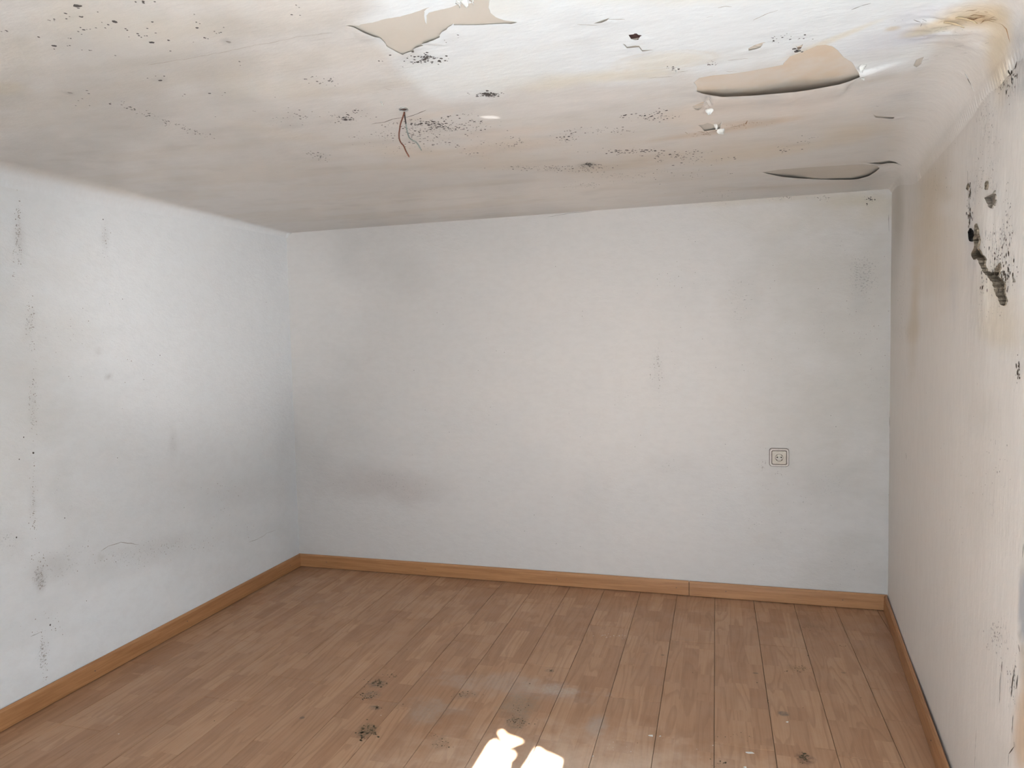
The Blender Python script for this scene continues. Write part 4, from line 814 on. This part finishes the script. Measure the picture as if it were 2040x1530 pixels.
loft('gap_line', [(rrect(sw-.018, sh-.018, .007), .004), (rrect(sw-.018, sh-.018, .007), .0055)], True, M_grime, so)
def circ(r, n=28, cx=0, cz=0): return [(cx+r*math.cos(6.2832*i/n), cz+r*math.sin(6.2832*i/n)) for i in range(n)]
r28 = rrect(sw-.024, sh-.024, .006)
plate_out = r28; nn = len(plate_out)
cir = [(.0185*math.cos(math.atan2(z, x)), .0185*math.sin(math.atan2(z, x))) for x, z in plate_out]
loft('cover_plate', [(plate_out, .005), (plate_out, .0095), ([(x*.97, z*.97) for x, z in plate_out], .0105), (cir, .0110), ([(x*.95, z*.95) for x, z in cir], .006)], False, M_cream, so)
loft('recess_rim', [(circ(.0196), .0112), (circ(.0180), .0118), (circ(.0162), .004)], False, M_grime, so, True)
loft('insert', [(circ(.0158), .0035), (circ(.0158), .0075), (circ(.0145), .0085)], True, M_cream, so)
loft('insert_ridge', [(rrect(.022, .004, .0015), .008), (rrect(.020, .003, .0012), .0098)], True, M_creamf, so).location = (0, 0, -.0062)
for dx in (-.0095, .0095): loft('contact_hole', [(circ(.0034, 14), .0084), (circ(.0034, 14), .0089)], True, M_hole, so).location = (dx, 0, .0012)
p = loft('earth_pin', [(circ(.0022, 14), .0084), (circ(.0020, 14), .013), (circ(.001, 14), .014)], True, M_metal, so); p.location = (0, 0, .0012)
for a, b in ((-.033, .030), (.033, -.032)):
    pass

# ---------------------------------------------------------------- loose chips of paint on the floor
def chip(px, py, s, label, el=1.5):
    P = on_floor(px, py); n = 7; V = []
    for z in (.0006, .0018):
        for i in range(n): a = 6.283*i/n; r = s*random.uniform(.6, 1.1); V.append((r*el*math.cos(a), r*.8*math.sin(a), z+(.0015*math.cos(a) if z > .001 else 0)))
    F = [tuple(range(n))[::-1], tuple(range(n, 2*n))]+[(i, (i+1) % n, n+(i+1) % n, n+i) for i in range(n)]
    o = link('paint_chip', mesh_pd('paint_chip', V, F, False), M_chip, None, label=label, category='paint chip', group='fallen paint chips on the laminate floor'); o.location = P; return o
chip(1297, 1466, .0065, 'rounded white paint chip on the floor, right of the sunlit patch')
chip(1315, 1467, .0028, 'tiny white paint chip just right of the rounded larger chip', 1.2)
chip(1493, 1500, .0075, 'long crumpled white paint chip lying on the floor at the bottom right of centre', 2.0)
chip(1568, 1439, .003, 'small pale paint chip below the dark star-shaped stain', 1.8)
chip(1181, 1507, .003, 'tiny white paint chip nearest to the sunlit patch', 1.1)
chip(1484, 1529, .0045, 'pale paint chip at the bottom edge below the long crumpled chip', 1.3)

# ---------------------------------------------------------------- behind the camera: invented mask cut to shape the patch of sun, invented sheet to bounce light, the yard outside
BY = YR-.10
def sun_to_plane(x, y, yp=BY):                        # where the ray that lights floor point (x, y) crosses the plane y = yp
    t = (y-yp)/sd.y; return (x-sd.x*t, -sd.z*t)
T1 = [(943, 1530), (958, 1506), (972, 1482), (979, 1475), (986, 1473), (993, 1477), (1000, 1484), (999, 1473), (992, 1461), (994, 1455), (1001, 1454), (1010, 1463), (1024, 1468), (1037, 1473), (1043, 1479), (1034, 1483), (1022, 1488), (1011, 1493), (1023, 1497), (1028, 1503), (1024, 1512), (1017, 1518), (1015, 1530)]
T2 = [(1040, 1530), (1052, 1512), (1062, 1494), (1068, 1489), (1076, 1490), (1086, 1498), (1100, 1503), (1112, 1509), (1120, 1515), (1117, 1530)]
def torn(t, near):  # cut-out in the added mask, from a sun patch outline
    q = [tuple(on_floor(*p)[:2]) for p in t]; q = q+[(q[-1][0], near), (q[0][0]-.01, near)]
    return [sun_to_plane(*p) for p in q]
zb = sun_to_plane(0, .85)[1]
outer = [(WX0-.02, zb), (WX1+.02, zb), (WX1+.02, WZ1-.01), (WX0-.02, WZ1-.01)]; hs = [torn(T1, .90), torn(T2, .90)]
V = []; E = []
for rg in [outer]+hs:
    k = len(V); V += [Vector(p) for p in rg]; E += [(k+i, k+(i+1) % len(rg)) for i in range(len(rg))]
vo, _, fo, _, _, _ = delaunay_2d_cdt(V, E, [], 0, 1e-6)
F = [tuple(f) for f in fo]; cc = [np.mean([(vo[i].x, vo[i].y) for i in f], 0) for f in F]
F = [f for f, c in zip(F, cc) if not any(in_poly(np.array([c[0]]), np.array([c[1]]), h)[0] for h in hs)]
o = link('sun_mask', mesh_pd('sun_mask', [(v.x, BY, v.y) for v in vo], F, False), M_mask, None, label='unseen dark green mask added behind the camera to shape the patch of sun', category='sun mask')
mm = o.modifiers.new('cloth', 'SOLIDIFY'); mm.thickness = .002
V = []; F = []; nx, ny = 30, 26
for j in range(ny):
    for i in range(nx):
        x = -1.05+1.5*i/(nx-1); y = -.12+1.05*j/(ny-1); V.append((x+.03*float(vnoise(np.array([j*.5]), np.array([i*.1]), 3)[0]), y, .004+.02*float(fbm(np.array([x*5]), np.array([y*5]), 12, 3)[0])))
for j in range(ny-1):
    for i in range(nx-1): a_ = j*nx+i; F.append((a_, a_+1, a_+nx+1, a_+nx))
o = link('bounce_sheet', mesh_pd('bounce_sheet', V, F), simple('bounce_sheet_pale', (.31, .37, .43), .95, .1, 20), None, label='unseen pale sheet added on the floor to bounce sunlight upwards', category='bounce sheet')
b = bmesh.new(); box(b, -12, 12, -14, YR-.23, -.3, -.2); bm_obj('ground', b, M_ground, None, kind='structure')
